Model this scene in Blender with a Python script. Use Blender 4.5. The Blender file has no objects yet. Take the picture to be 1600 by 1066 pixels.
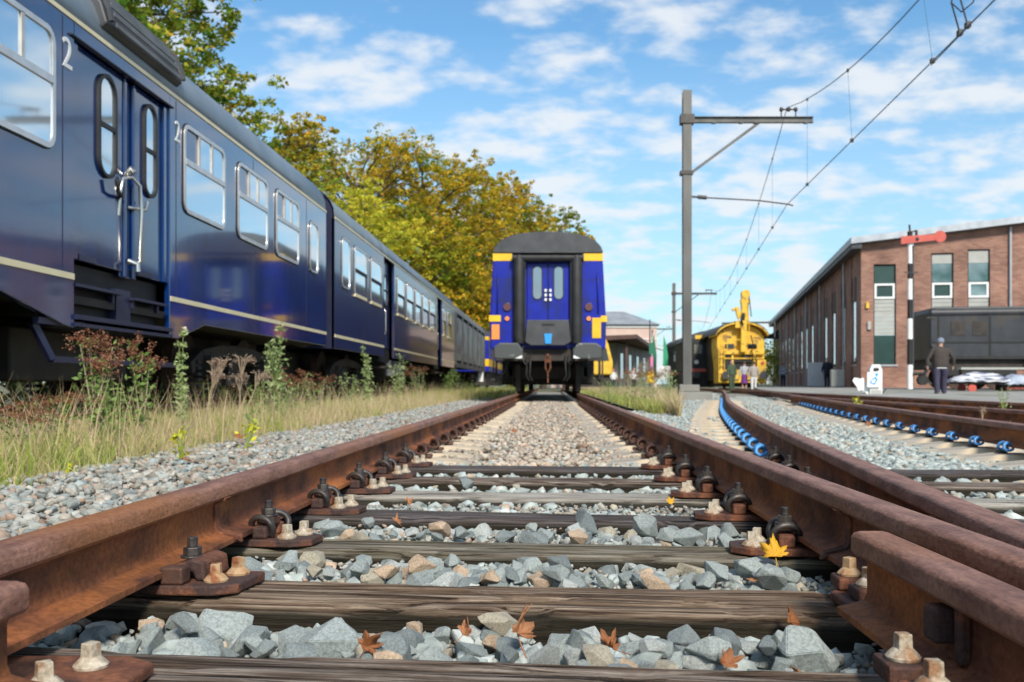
import bpy, bmesh, math, random
import numpy as np
from mathutils import Vector, Matrix, noise
R = math.radians
random.seed(7)
C = bpy.context.scene.collection
scn = bpy.context.scene

# ------------------------------------------------------------------ camera
cam = bpy.data.objects.new('camera', bpy.data.cameras.new('camera'))
C.objects.link(cam)
cam.location = (0, 0, .423)
cam.rotation_euler = (R(90), 0, 0)
cam.data.lens = 34.2
cam.data.sensor_width = 36
cam.data.shift_x = -61/1600
cam.data.shift_y = 67/1600
cam.data.clip_start = .05
cam.data.clip_end = 5000
cam.data.dof.use_dof = True
cam.data.dof.focus_distance = 2.1
cam.data.dof.aperture_fstop = 7.5
scn.camera = cam

# ------------------------------------------------------------------ world, sun, exposure
SUN = Vector((.22, -.80, .66)).normalized()
w = bpy.data.worlds.new('World'); scn.world = w; w.use_nodes = True
nt = w.node_tree; nt.nodes.clear()
N = nt.nodes.new; Lk = nt.links.new
out = N('ShaderNodeOutputWorld'); bg = N('ShaderNodeBackground')
sky = N('ShaderNodeTexSky'); sky.sky_type = 'NISHITA'; sky.sun_disc = False
sky.sun_elevation = math.asin(SUN.z); sky.sun_rotation = math.atan2(SUN.x, SUN.y)
sky.ozone_density = 2.0; sky.dust_density = .6; sky.air_density = 1.0
tc = N('ShaderNodeTexCoord'); sep = N('ShaderNodeSeparateXYZ'); Lk(tc.outputs['Generated'], sep.inputs[0])
def M_(op, a, b=None, c=None):
    n = N('ShaderNodeMath'); n.operation = op
    for i, v in enumerate((a, b, c)):
        if v is None: continue
        if isinstance(v, (int, float)): n.inputs[i].default_value = v
        else: Lk(v, n.inputs[i])
    return n.outputs[0]
zz = M_('ADD', M_('MAXIMUM', sep.outputs['Z'], 0.0), .26)
px = M_('DIVIDE', sep.outputs['X'], zz); py = M_('DIVIDE', sep.outputs['Y'], zz)
comb = N('ShaderNodeCombineXYZ'); Lk(px, comb.inputs[0]); Lk(py, comb.inputs[1])
mp = N('ShaderNodeMapping'); Lk(comb.outputs[0], mp.inputs[0])
mp.inputs['Location'].default_value = (5.3, 2.9, 0); mp.inputs['Rotation'].default_value = (0, 0, R(20))
mp.inputs['Scale'].default_value = (1, 1.25, 1)
n1 = N('ShaderNodeTexNoise'); n1.inputs['Scale'].default_value = 9; n1.inputs['Detail'].default_value = 7; n1.inputs['Roughness'].default_value = .5
n1.inputs['Distortion'].default_value = .1
n2 = N('ShaderNodeTexNoise'); n2.inputs['Scale'].default_value = 3.0; n2.inputs['Detail'].default_value = 3
Lk(mp.outputs[0], n1.inputs['Vector']); Lk(mp.outputs[0], n2.inputs['Vector'])
sm = M_('ADD', M_('MULTIPLY', n1.outputs['Fac'], .62), M_('MULTIPLY', n2.outputs['Fac'], .38))
mr = N('ShaderNodeMapRange'); mr.interpolation_type = 'SMOOTHSTEP'
Lk(sm, mr.inputs[0]); mr.inputs[1].default_value = .43; mr.inputs[2].default_value = .62
cl = M_('MULTIPLY', mr.outputs[0], .88)
hz = N('ShaderNodeMapRange'); Lk(sep.outputs['Z'], hz.inputs[0]); hz.inputs[1].default_value = 0; hz.inputs[2].default_value = .34
hz.inputs[3].default_value = .75; hz.inputs[4].default_value = 0.04
tint = N('ShaderNodeMix'); tint.data_type = 'RGBA'; tint.blend_type = 'MULTIPLY'; tint.inputs[0].default_value = 1
Lk(sky.outputs[0], tint.inputs[6]); tint.inputs[7].default_value = (.66, 1.02, 1.14, 1)
m1 = N('ShaderNodeMix'); m1.data_type = 'RGBA'; Lk(hz.outputs[0], m1.inputs[0]); Lk(tint.outputs[2], m1.inputs[6]); m1.inputs[7].default_value = (4.3, 5.5, 6.1, 1)
m2 = N('ShaderNodeMix'); m2.data_type = 'RGBA'; Lk(cl, m2.inputs[0]); Lk(m1.outputs[2], m2.inputs[6]); m2.inputs[7].default_value = (5.7, 5.95, 6.2, 1)
Lk(m2.outputs[2], bg.inputs[0]); bg.inputs[1].default_value = .10
Lk(bg.outputs[0], out.inputs[0])
sl = bpy.data.lights.new('sun', 'SUN'); so = bpy.data.objects.new('sun', sl); C.objects.link(so)
sl.energy = 3.1; sl.angle = R(10); sl.color = (1, .93, .82)
so.rotation_euler = (-SUN).to_track_quat('-Z', 'Y').to_euler(); so.location = (20, -30, 40)
scn.view_settings.view_transform = 'Standard'; scn.view_settings.look = 'None'
scn.view_settings.exposure = .62; scn.view_settings.gamma = 1

# ------------------------------------------------------------------ materials
def mat(name, c1, c2=None, scale=8, rough=.6, metal=0, bump=0, bscale=None, stretch=(1, 1, 1), island=None,
        coat=0, detail=5, ramp=(.35, .65), c3=None, s3=2, r3=(.5, .62), spec=.5, rough2=None, bdist=.01, transl=0, speck=0):
    m = bpy.data.materials.new(name); m.use_nodes = True; t = m.node_tree
    b = t.nodes['Principled BSDF']; nn = t.nodes.new; lk = t.links.new
    b.inputs['Roughness'].default_value = rough; b.inputs['Metallic'].default_value = metal
    b.inputs['Coat Weight'].default_value = coat; b.inputs['Coat Roughness'].default_value = .06; b.inputs['Coat IOR'].default_value = 1.5
    b.inputs['Specular IOR Level'].default_value = spec
    c1 = (*c1, 1); b.inputs['Base Color'].default_value = c1
    tcn = nn('ShaderNodeTexCoord'); mpn = nn('ShaderNodeMapping'); mpn.inputs['Scale'].default_value = stretch
    lk(tcn.outputs['Object'], mpn.inputs[0])
    col = None
    if c2 is not None:
        nz = nn('ShaderNodeTexNoise'); nz.inputs['Scale'].default_value = scale; nz.inputs['Detail'].default_value = detail
        lk(mpn.outputs[0], nz.inputs['Vector'])
        rp = nn('ShaderNodeValToRGB'); rp.color_ramp.elements[0].position = ramp[0]; rp.color_ramp.elements[1].position = ramp[1]
        rp.color_ramp.elements[0].color = c1; rp.color_ramp.elements[1].color = (*c2, 1)
        lk(nz.outputs['Fac'], rp.inputs[0]); col = rp.outputs[0]
        if rough2 is not None:
            mrr = nn('ShaderNodeMapRange'); lk(nz.outputs['Fac'], mrr.inputs[0]); mrr.inputs[1].default_value = ramp[0]; mrr.inputs[2].default_value = ramp[1]
            mrr.inputs[3].default_value = rough; mrr.inputs[4].default_value = rough2; lk(mrr.outputs[0], b.inputs['Roughness'])
    if c3 is not None:
        nz3 = nn('ShaderNodeTexNoise'); nz3.inputs['Scale'].default_value = s3; nz3.inputs['Detail'].default_value = 4; lk(mpn.outputs[0], nz3.inputs['Vector'])
        mr3 = nn('ShaderNodeMapRange'); lk(nz3.outputs['Fac'], mr3.inputs[0]); mr3.inputs[1].default_value = r3[0]; mr3.inputs[2].default_value = r3[1]
        mx = nn('ShaderNodeMix'); mx.data_type = 'RGBA'; lk(mr3.outputs[0], mx.inputs[0])
        if col is not None: lk(col, mx.inputs[6])
        else: mx.inputs[6].default_value = c1
        mx.inputs[7].default_value = (*c3, 1); col = mx.outputs[2]
    if speck:
        ns = nn('ShaderNodeTexNoise'); ns.inputs['Scale'].default_value = speck; ns.inputs['Detail'].default_value = 6; ns.inputs['Roughness'].default_value = .7; lk(tcn.outputs['Object'], ns.inputs['Vector'])
        rr = nn('ShaderNodeMapRange'); lk(ns.outputs['Fac'], rr.inputs[0]); rr.inputs[1].default_value = .36; rr.inputs[2].default_value = .62; rr.inputs[3].default_value = .66; rr.inputs[4].default_value = 1.16
        mk = nn('ShaderNodeMix'); mk.data_type = 'RGBA'; mk.blend_type = 'MULTIPLY'; mk.inputs[0].default_value = 1
        if col is not None: lk(col, mk.inputs[6])
        else: mk.inputs[6].default_value = c1
        lk(rr.outputs[0], mk.inputs[7]); col = mk.outputs[2]
    if island:   # list of colours: each loose piece of the mesh takes its own
        ge = nn('ShaderNodeNewGeometry'); ri = nn('ShaderNodeValToRGB'); ri.color_ramp.interpolation = 'LINEAR'
        els = ri.color_ramp.elements
        while len(els) < len(island): els.new(.5)
        for i, (p, c) in enumerate(island): els[i].position = p; els[i].color = (*c, 1)
        lk(ge.outputs['Random Per Island'], ri.inputs[0])
        if col is not None:
            mx = nn('ShaderNodeMix'); mx.data_type = 'RGBA'; mx.blend_type = 'MULTIPLY'; mx.inputs[0].default_value = 1
            lk(ri.outputs[0], mx.inputs[6]); lk(col, mx.inputs[7]); col = mx.outputs[2]
        else: col = ri.outputs[0]
    if col is not None: lk(col, b.inputs['Base Color'])
    if bump:
        nb = nn('ShaderNodeTexNoise'); nb.inputs['Scale'].default_value = bscale or scale*4; nb.inputs['Detail'].default_value = 7
        lk(mpn.outputs[0], nb.inputs['Vector'])
        bp = nn('ShaderNodeBump'); bp.inputs['Strength'].default_value = bump; bp.inputs['Distance'].default_value = bdist
        lk(nb.outputs['Fac'], bp.inputs['Height']); lk(bp.outputs[0], b.inputs['Normal'])
    if transl:
        tr = nn('ShaderNodeBsdfTranslucent'); ms = nn('ShaderNodeMixShader'); ms.inputs[0].default_value = transl
        if col is not None: lk(col, tr.inputs[0])
        else: tr.inputs[0].default_value = c1
        lk(b.outputs[0], ms.inputs[1]); lk(tr.outputs[0], ms.inputs[2]); lk(ms.outputs[0], t.nodes['Material Output'].inputs[0])
    return m

MT = {}
MT['rust'] = mat('rust', (.070, .029, .019), (.27, .095, .042), 11, .72, .1, .8, 70, c3=(.42, .145, .04), s3=3.6, r3=(.50, .66), detail=12, bdist=.004, stretch=(1, .5, 1), speck=70, spec=.3)
MT['rust_head'] = mat('rust_head', (.18, .080, .054), (.33, .165, .115), 22, .55, .15, .8, 110, c3=(.33, .13, .045), s3=2.2, r3=(.52, .66), detail=8, bdist=.003, stretch=(1.6, .35, 1), speck=90, spec=.35)
MT['rust_dark'] = mat('rust_dark', (.05, .028, .022), (.13, .06, .04), 20, .65, .3, .5, 120, bdist=.002)
MT['rust_plate'] = mat('rust_plate', (.12, .048, .030), (.26, .10, .05), 22, .75, .1, .6, 140, c3=(.07, .04, .035), s3=8, bdist=.003, speck=110, spec=.3)
MT['steel_dark'] = mat('steel_dark', (.035, .033, .035), (.10, .085, .075), 40, .5, .5, .4, 200, bdist=.001)
MT['screw'] = mat('screw', (.34, .28, .20), (.54, .47, .37), 60, .8, .05, .7, 200, c3=(.30, .16, .08), s3=34, r3=(.50, .66), speck=160, bdist=.001)
MT['screw_ochre'] = mat('screw_ochre', (.38, .22, .10), (.50, .36, .22), 50, .7, .1, .5, 240, c3=(.24, .08, .03), s3=30, bdist=.001)
MT['concrete'] = mat('concrete', (.46, .37, .26), (.60, .49, .35), 7, .9, 0, .4, 60, bdist=.004, c3=(.33, .30, .26), s3=3)
MT['navy'] = mat('navy', (.002, .020, .100), (.003, .027, .130), 1.2, .14, 0, .10, 2.2, coat=.9, bdist=.03, spec=.6, c3=(.005, .009, .06), s3=1.4, r3=(.56, .74), stretch=(1, 1.6, .8))
MT['navy_old'] = mat('navy_old', (.003, .015, .07), (.006, .022, .095), 2.2, .3, 0, .08, 2, coat=.5, bdist=.02, c3=(.06, .04, .06), s3=.8, r3=(.55, .75))
MT['navy_dark'] = mat('navy_dark', (.010, .014, .045), (.018, .02, .05), 3, .4)
MT['roof_grey'] = mat('roof_grey', (.12, .16, .20), (.17, .21, .25), 1.5, .38, 0, .1, 20)
MT['cream'] = mat('cream', (.72, .62, .38), (.80, .70, .46), 3, .45)
MT['alu'] = mat('alu', (.55, .54, .53), (.66, .65, .64), 6, .35, .6)
MT['alu_dull'] = mat('alu_dull', (.42, .41, .39), (.58, .56, .52), 6, .5, .3)
MT['chrome'] = mat('chrome', (.62, .60, .56), None, rough=.25, metal=.9)
MT['rubber'] = mat('rubber', (.012, .012, .013), (.025, .025, .026), 4, .6, 0, .2, 12)
MT['wagon_black'] = mat('wagon_black', (.016, .018, .024), (.030, .032, .038), 2, .5, 0, .15, 12, c3=(.05, .04, .03), s3=.9, r3=(.58, .72))
MT['facade_glass'] = mat('facade_glass', (.10, .16, .15), (.36, .42, .42), .8, .06, .7, .02, 1.5, detail=3)  # dark green and pale patches imitate reflected trees and sky
MT['black'] = mat('black', (.008, .008, .009), (.018, .017, .016), 4, .65)
MT['under'] = mat('under', (.022, .019, .017), (.05, .038, .03), 3, .75, 0, .4, 20)
MT['under_brown'] = mat('under_brown', (.045, .026, .018), (.09, .05, .032), 5, .75, 0, .4, 20)
MT['door_glass'] = mat('door_glass', (.30, .34, .37), (.38, .42, .44), .5, .07, .75)
MT['glass'] = mat('glass', (.62, .70, .76), (.72, .79, .83), .5, .05, .85, .01, .8)
MT['glass_dark'] = mat('glass_dark', (.02, .025, .03), None, rough=.05, metal=0, coat=1)
MT['blue'] = mat('blue', (.006, .014, .28), (.009, .022, .34), 2, .4, 0, .12, 3, coat=.05, spec=.3, c3=(.012, .02, .16), s3=1.5, bdist=.02)
MT['yellow'] = mat('yellow', (.80, .44, .008), (.86, .52, .015), 3, .4, coat=.2)
MT['yellow_c'] = mat('yellow_c', (.66, .38, .025), (.80, .52, .05), 3, .55, c3=(.30, .16, .04), s3=2.8, r3=(.54, .68))
MT['orange'] = mat('orange', (.85, .28, .06), None, rough=.4)
MT['dgrey'] = mat('dgrey', (.035, .037, .042), (.06, .062, .068), 3, .55, 0, .1, 30)
MT['mgrey'] = mat('mgrey', (.10, .105, .11), (.16, .165, .17), 3, .6)
MT['hopper'] = mat('hopper', (.085, .095, .09), (.15, .16, .15), 1.5, .55, c3=(.07, .06, .05), s3=1.2)
MT['lblue'] = mat('lblue', (.03, .30, .75), None, rough=.4)
MT['clip_blue'] = mat('clip_blue', (.05, .27, .68), (.10, .36, .78), 30, .38, 0, .2, 90)
MT['red_lamp'] = mat('red_lamp', (.10, .02, .02), None, rough=.15, coat=1)
MT['white'] = mat('white', (.74, .74, .72), (.82, .82, .80), 4, .5)
MT['pale_wear'] = mat('pale_wear', (.42, .44, .42), (.06, .065, .065), 6, .5, ramp=(.30, .42))
MT['mast'] = mat('mast', (.085, .082, .078), (.15, .145, .135), 2, .55, .3, stretch=(1, 1, .3))
MT['wire'] = mat('wire', (.05, .12, .20), None, rough=.4, metal=.4)
MT['redarm'] = mat('redarm', (.46, .07, .05), (.54, .10, .07), 3, .5)
MT['zinc'] = mat('zinc', (.36, .38, .41), (.48, .50, .53), 2, .45, .4)
MT['win_green'] = mat('win_green', (.015, .045, .04), (.02, .06, .052), 2, .4)
MT['panel_grey'] = mat('panel_grey', (.36, .36, .33), (.42, .42, .39), 2, .6)
MT['cabinet'] = mat('cabinet', (.50, .51, .52), (.58, .59, .60), 2, .5)
MT['pink_wall'] = mat('pink_wall', (.58, .42, .36), (.66, .50, .43), .6, .85)
MT['slate'] = mat('slate', (.20, .22, .25), (.27, .29, .32), 1, .7)
MT['brownwood'] = mat('brownwood', (.07, .035, .03), (.11, .055, .045), 2, .7)
MT['greywall'] = mat('greywall', (.20, .19, .17), (.28, .27, .24), .9, .85)
MT['bark'] = mat('bark', (.05, .038, .025), (.13, .10, .065), 3, .9, 0, .6, 10, stretch=(1, 1, .3))
MT['stem_g'] = mat('stem_g', (.16, .22, .05), (.24, .28, .08), 20, .7)
MT['stem_dry'] = mat('stem_dry', (.36, .27, .18), (.46, .36, .26), 20, .8)

def wood_mat(name, light, dark, moss, seed):
    m = bpy.data.materials.new(name); m.use_nodes = True; t = m.node_tree; b = t.nodes['Principled BSDF']; nn = t.nodes.new; lk = t.links.new
    tcn = nn('ShaderNodeTexCoord'); mp1 = nn('ShaderNodeMapping'); mp1.inputs['Scale'].default_value = (2.0, 72, 72); mp1.inputs['Location'].default_value = (seed*3.7, seed, seed)
    lk(tcn.outputs['Object'], mp1.inputs[0])
    g = nn('ShaderNodeTexNoise'); g.inputs['Scale'].default_value = 1.5; g.inputs['Detail'].default_value = 13; g.inputs['Roughness'].default_value = .62; g.inputs['Distortion'].default_value = .35
    lk(mp1.outputs[0], g.inputs['Vector'])
    r = nn('ShaderNodeValToRGB'); e = r.color_ramp.elements; e[0].position = .38; e[0].color = (*[v*.15 for v in dark], 1); e[1].position = .64; e[1].color = (*light, 1)
    k = e.new(.45); k.color = (*dark, 1)
    k = e.new(.56); k.color = (*[(a+c)/2 for a, c in zip(light, dark)], 1)
    lk(g.outputs['Fac'], r.inputs[0])
    mp2 = nn('ShaderNodeMapping'); mp2.inputs['Scale'].default_value = (2.2, 9, 9); lk(tcn.outputs['Object'], mp2.inputs[0])
    g2 = nn('ShaderNodeTexNoise'); g2.inputs['Scale'].default_value = 1.3; g2.inputs['Detail'].default_value = 6; lk(mp2.outputs[0], g2.inputs['Vector'])
    mr = nn('ShaderNodeMapRange'); lk(g2.outputs['Fac'], mr.inputs[0]); mr.inputs[1].default_value = .50; mr.inputs[2].default_value = .64; mr.inputs[4].default_value = .75
    mx = nn('ShaderNodeMix'); mx.data_type = 'RGBA'; lk(mr.outputs[0], mx.inputs[0]); lk(r.outputs[0], mx.inputs[6]); mx.inputs[7].default_value = (*moss, 1)
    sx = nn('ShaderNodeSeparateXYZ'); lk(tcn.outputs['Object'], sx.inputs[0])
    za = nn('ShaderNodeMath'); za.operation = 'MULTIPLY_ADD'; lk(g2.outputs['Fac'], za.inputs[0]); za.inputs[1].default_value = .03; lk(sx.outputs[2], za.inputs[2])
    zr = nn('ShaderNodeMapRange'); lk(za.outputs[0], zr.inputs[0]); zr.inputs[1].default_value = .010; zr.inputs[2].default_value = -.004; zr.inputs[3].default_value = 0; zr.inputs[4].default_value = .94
    al = nn('ShaderNodeMix'); al.data_type = 'RGBA'; lk(zr.outputs[0], al.inputs[0]); lk(mx.outputs[2], al.inputs[6]); al.inputs[7].default_value = (.020, .017, .010, 1)   # near-black below the top edges, with an uneven boundary
    lk(al.outputs[2], b.inputs['Base Color']); b.inputs['Roughness'].default_value = .85; b.inputs['Specular IOR Level'].default_value = .2
    bp = nn('ShaderNodeBump'); bp.inputs['Strength'].default_value = 1; bp.inputs['Distance'].default_value = .02; lk(g.outputs['Fac'], bp.inputs['Height']); lk(bp.outputs[0], b.inputs['Normal'])
    return m
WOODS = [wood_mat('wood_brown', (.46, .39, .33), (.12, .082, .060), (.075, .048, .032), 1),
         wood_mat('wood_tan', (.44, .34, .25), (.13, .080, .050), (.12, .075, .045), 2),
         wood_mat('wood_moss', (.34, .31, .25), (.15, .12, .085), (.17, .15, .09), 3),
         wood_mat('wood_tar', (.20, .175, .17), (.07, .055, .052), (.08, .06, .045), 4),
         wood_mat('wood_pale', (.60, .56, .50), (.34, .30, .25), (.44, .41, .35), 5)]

def stone_mat(name, island):
    m = mat(name, (.50, .52, .52), (1.0, 1.0, 1.0), 16, .85, 0, .8, 120, island=island, detail=8, bdist=.003, spec=.25)
    return m
GREY = [(0, (.36, .40, .385)), (.3, (.50, .55, .525)), (.6, (.41, .46, .44)), (.78, (.62, .65, .62)), (.86, (.50, .44, .34)), (.93, (.55, .40, .28)), (1, (.44, .48, .46))]
MIX = [(0, (.27, .30, .29)), (.2, (.46, .45, .41)), (.4, (.36, .41, .40)), (.55, (.50, .44, .37)), (.7, (.36, .33, .28)), (.82, (.44, .30, .22)), (.9, (.58, .56, .50)), (1, (.32, .32, .30))]
PALE = [(0, (.50, .45, .37)), (.25, (.62, .50, .39)), (.45, (.52, .41, .32)), (.6, (.66, .54, .42)), (.75, (.45, .47, .44)), (.85, (.56, .37, .27)), (.93, (.26, .24, .22)), (1, (.62, .55, .45))]
MT['st_grey'] = stone_mat('st_grey', GREY); MT['st_mix'] = stone_mat('st_mix', MIX); MT['st_pale'] = stone_mat('st_pale', PALE)
for i, c in enumerate([(.40, .445, .43), (.25, .285, .285), (.33, .37, .36), (.50, .525, .50), (.48, .43, .33), (.58, .43, .30)]):
    MT['one%d' % i] = mat('stone_tone', tuple(v*.72 for v in c), tuple(min(.85, v*1.12) for v in c), 11, .85, 0, .7, 60, detail=8, bdist=.003, spec=.25, c3=tuple(v*.42+.05 for v in c), s3=6, r3=(.56, .74), speck=60)

def brick_mat():
    m = bpy.data.materials.new('brick'); m.use_nodes = True; t = m.node_tree; b = t.nodes['Principled BSDF']; nn = t.nodes.new; lk = t.links.new
    tcn = nn('ShaderNodeTexCoord'); mpn = nn('ShaderNodeMapping'); mpn.inputs['Rotation'].default_value = (R(90), 0, 0)
    s = nn('ShaderNodeSeparateXYZ'); lk(tcn.outputs['Object'], s.inputs[0]); a = nn('ShaderNodeMath'); a.operation = 'ADD'; lk(s.outputs[0], a.inputs[0]); lk(s.outputs[1], a.inputs[1])
    cb = nn('ShaderNodeCombineXYZ'); lk(a.outputs[0], cb.inputs[0]); lk(s.outputs[2], cb.inputs[1])
    br = nn('ShaderNodeTexBrick'); br.inputs['Scale'].default_value = 1.0; br.inputs['Brick Width'].default_value = .28; br.inputs['Row Height'].default_value = .085; br.inputs['Mortar Size'].default_value = .010
    br.inputs['Color1'].default_value = (.25, .105, .070, 1); br.inputs['Color2'].default_value = (.38, .19, .125, 1); br.inputs['Mortar'].default_value = (.24, .19, .165, 1); br.inputs['Bias'].default_value = -.1
    lk(cb.outputs[0], br.inputs[0])
    nz = nn('ShaderNodeTexNoise'); nz.inputs['Scale'].default_value = .7; nz.inputs['Detail'].default_value = 6; lk(tcn.outputs['Object'], nz.inputs[0])
    mr = nn('ShaderNodeMapRange'); lk(nz.outputs[0], mr.inputs[0]); mr.inputs[1].default_value = .3; mr.inputs[2].default_value = .7; mr.inputs[3].default_value = .68; mr.inputs[4].default_value = 1.28
    mx = nn('ShaderNodeMix'); mx.data_type = 'RGBA'; mx.blend_type = 'MULTIPLY'; mx.inputs[0].default_value = 1; lk(br.outputs[0], mx.inputs[6]); lk(mr.outputs[0], mx.inputs[7])
    lk(mx.outputs[2], b.inputs['Base Color']); b.inputs['Roughness'].default_value = .85
    return m
MT['brick'] = brick_mat()

# ------------------------------------------------------------------ helpers
class MB:
    def __init__(s): s.v = []; s.f = []
    def add(s, vs, fs):
        o = len(s.v); s.v += [tuple(p) for p in vs]; s.f += [tuple(i+o for i in f) for f in fs]; return s
    def box(s, x0, x1, y0, y1, z0, z1):
        return s.add([(x0, y0, z0), (x1, y0, z0), (x1, y1, z0), (x0, y1, z0), (x0, y0, z1), (x1, y0, z1), (x1, y1, z1), (x0, y1, z1)],
                     [(0, 3, 2, 1), (4, 5, 6, 7), (0, 1, 5, 4), (1, 2, 6, 5), (2, 3, 7, 6), (3, 0, 4, 7)])
    def bar(s, a, b, w, h=None):     # square bar between two points
        h = h or w; a = Vector(a); b = Vector(b); d = (b-a).normalized(); u = d.cross(Vector((0, 0, 1)))
        if u.length < .05: u = Vector((1, 0, 0))
        u.normalize(); v = d.cross(u); vs = []
        for p in (a, b):
            for i, j in ((-1, -1), (1, -1), (1, 1), (-1, 1)): vs.append(p+u*(i*w/2)+v*(j*h/2))
        return s.add(vs, [(0, 1, 2, 3), (7, 6, 5, 4), (0, 4, 5, 1), (1, 5, 6, 2), (2, 6, 7, 3), (3, 7, 4, 0)])
    def tube(s, pts, r, n=8, cap=True):
        pts = [Vector(p) for p in pts]; rs = r if isinstance(r, (list, tuple)) else [r]*len(pts); o = len(s.v); prev = None
        for i, p in enumerate(pts):
            d = (pts[min(i+1, len(pts)-1)]-pts[max(i-1, 0)]).normalized()
            if prev is None:
                u = d.cross(Vector((0, 0, 1)))
                if u.length < .05: u = d.cross(Vector((1, 0, 0)))
            else: u = prev-d*prev.dot(d)
            u.normalize(); prev = u; v = d.cross(u)
            for k in range(n):
                a = 2*math.pi*k/n; s.v.append(tuple(p+(u*math.cos(a)+v*math.sin(a))*rs[i]))
        for i in range(len(pts)-1):
            for k in range(n): s.f.append((o+i*n+k, o+i*n+(k+1) % n, o+(i+1)*n+(k+1) % n, o+(i+1)*n+k))
        if cap:
            s.f.append(tuple(o+k for k in reversed(range(n)))); e = o+(len(pts)-1)*n; s.f.append(tuple(e+k for k in range(n)))
        return s
    def cyl(s, c, r, h, n=16, axis='Z', r2=None):
        c = Vector(c); d = {'X': Vector((1, 0, 0)), 'Y': Vector((0, 1, 0)), 'Z': Vector((0, 0, 1))}[axis]
        return s.tube([c, c+d*h], [r, r if r2 is None else r2], n)
    def lathe(s, c, prof, n=14):      # (r, z) rings
        o = len(s.v); c = Vector(c)
        for r, z in prof:
            for k in range(n): a = 2*math.pi*k/n; s.v.append((c.x+r*math.cos(a), c.y+r*math.sin(a), c.z+z))
        for i in range(len(prof)-1):
            for k in range(n): s.f.append((o+i*n+k, o+i*n+(k+1) % n, o+(i+1)*n+(k+1) % n, o+(i+1)*n+k))
        s.f.append(tuple(o+k for k in reversed(range(n)))); e = o+(len(prof)-1)*n; s.f.append(tuple(e+k for k in range(n)))
        return s
    def prism(s, poly, axis, a, b):   # polygon of the two other axes swept along axis
        n = len(poly)
        def P(p, t):
            return {'X': (t, p[0], p[1]), 'Y': (p[0], t, p[1]), 'Z': (p[0], p[1], t)}[axis]
        return s.add([P(p, a) for p in poly]+[P(p, b) for p in poly],
                     [tuple(range(n)), tuple(range(2*n-1, n-1, -1))]+[(i, i+n, (i+1) % n+n, (i+1) % n) for i in range(n)])
    def ring(s, outer, inner, axis, a, b):   # frame between two outlines with the same count
        n = len(outer)
        def P(p, t): return {'X': (t, p[0], p[1]), 'Y': (p[0], t, p[1]), 'Z': (p[0], p[1], t)}[axis]
        vs = [P(p, a) for p in outer]+[P(p, a) for p in inner]+[P(p, b) for p in outer]+[P(p, b) for p in inner]; fs = []
        for i in range(n):
            j = (i+1) % n
            fs += [(i, j, n+j, n+i), (2*n+i, 3*n+i, 3*n+j, 2*n+j), (i, 2*n+i, 2*n+j, j), (n+i, n+j, 3*n+j, 3*n+i)]
        return s.add(vs, fs)
    def build(s, name, m, parent=None, smooth=None, bev=0, seg=2):
        me = bpy.data.meshes.new(name); me.from_pydata(s.v, [], s.f)
        bm = bmesh.new(); bm.from_mesh(me); bmesh.ops.recalc_face_normals(bm, faces=bm.faces); bm.to_mesh(me); bm.free()
        me.materials.append(MT[m] if isinstance(m, str) else m)
        o = bpy.data.objects.new(name, me); C.objects.link(o)
        if parent: o.parent = parent
        if smooth is not None:
            me.shade_smooth(); me.set_sharp_from_angle(angle=R(smooth))
        if bev:
            md = o.modifiers.new('Bevel', 'BEVEL'); md.width = bev; md.segments = seg; md.limit_method = 'ANGLE'; md.angle_limit = R(40)
        return o
def tag(o, label=None, cat=None, group=None, kind=None):
    if label: o['label'] = label
    if cat: o['category'] = cat
    if group: o['group'] = group
    if kind: o['kind'] = kind
    return o
def thing(name, label, cat, loc=(0, 0, 0), rz=0, group=None):
    o = bpy.data.objects.new(name, None); C.objects.link(o); o.location = loc; o.rotation_euler = (0, 0, rz); o.empty_display_size = .1
    return tag(o, label, cat, group)
def dup(o, parent=None):
    c = o.copy(); C.objects.link(c)
    if parent: c.parent = parent
    for ch in list(o.children): dup(ch, c)
    return c
def rrect(x0, x1, z0, z1, r, n=4):
    p = []
    for cx, cz, a0 in ((x1-r, z1-r, 0), (x0+r, z1-r, 90), (x0+r, z0+r, 180), (x1-r, z0+r, 270)):
        for k in range(n+1): a = R(a0+90*k/n); p.append((cx+r*math.cos(a), cz+r*math.sin(a)))
    return p
ORD = ['first', 'second', 'third', 'fourth', 'fifth', 'sixth', 'seventh', 'eighth', 'ninth', 'tenth', 'eleventh', 'twelfth', 'thirteenth', 'fourteenth', 'fifteenth',
       'sixteenth', 'seventeenth', 'eighteenth', 'nineteenth', 'twentieth', 'twenty-first', 'twenty-second', 'twenty-third', 'twenty-fourth', 'twenty-fifth', 'twenty-sixth',
       'twenty-seventh', 'twenty-eighth', 'twenty-ninth', 'thirtieth', 'thirty-first', 'thirty-second', 'thirty-third', 'thirty-fourth', 'thirty-fifth', 'thirty-sixth', 'thirty-seventh']
def npmesh(name, V, F, m, parent=None):     # triangles or quads from numpy
    me = bpy.data.meshes.new(name); n, k = F.shape
    me.vertices.add(len(V)); me.vertices.foreach_set('co', V.astype(np.float32).ravel())
    me.loops.add(n*k); me.loops.foreach_set('vertex_index', F.astype(np.int32).ravel())
    me.polygons.add(n); me.polygons.foreach_set('loop_start', np.arange(0, n*k, k, dtype=np.int32))
    me.update(calc_edges=True); me.validate()
    me.materials.append(MT[m] if isinstance(m, str) else m)
    o = bpy.data.objects.new(name, me); C.objects.link(o)
    if parent: o.parent = parent
    return o

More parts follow.
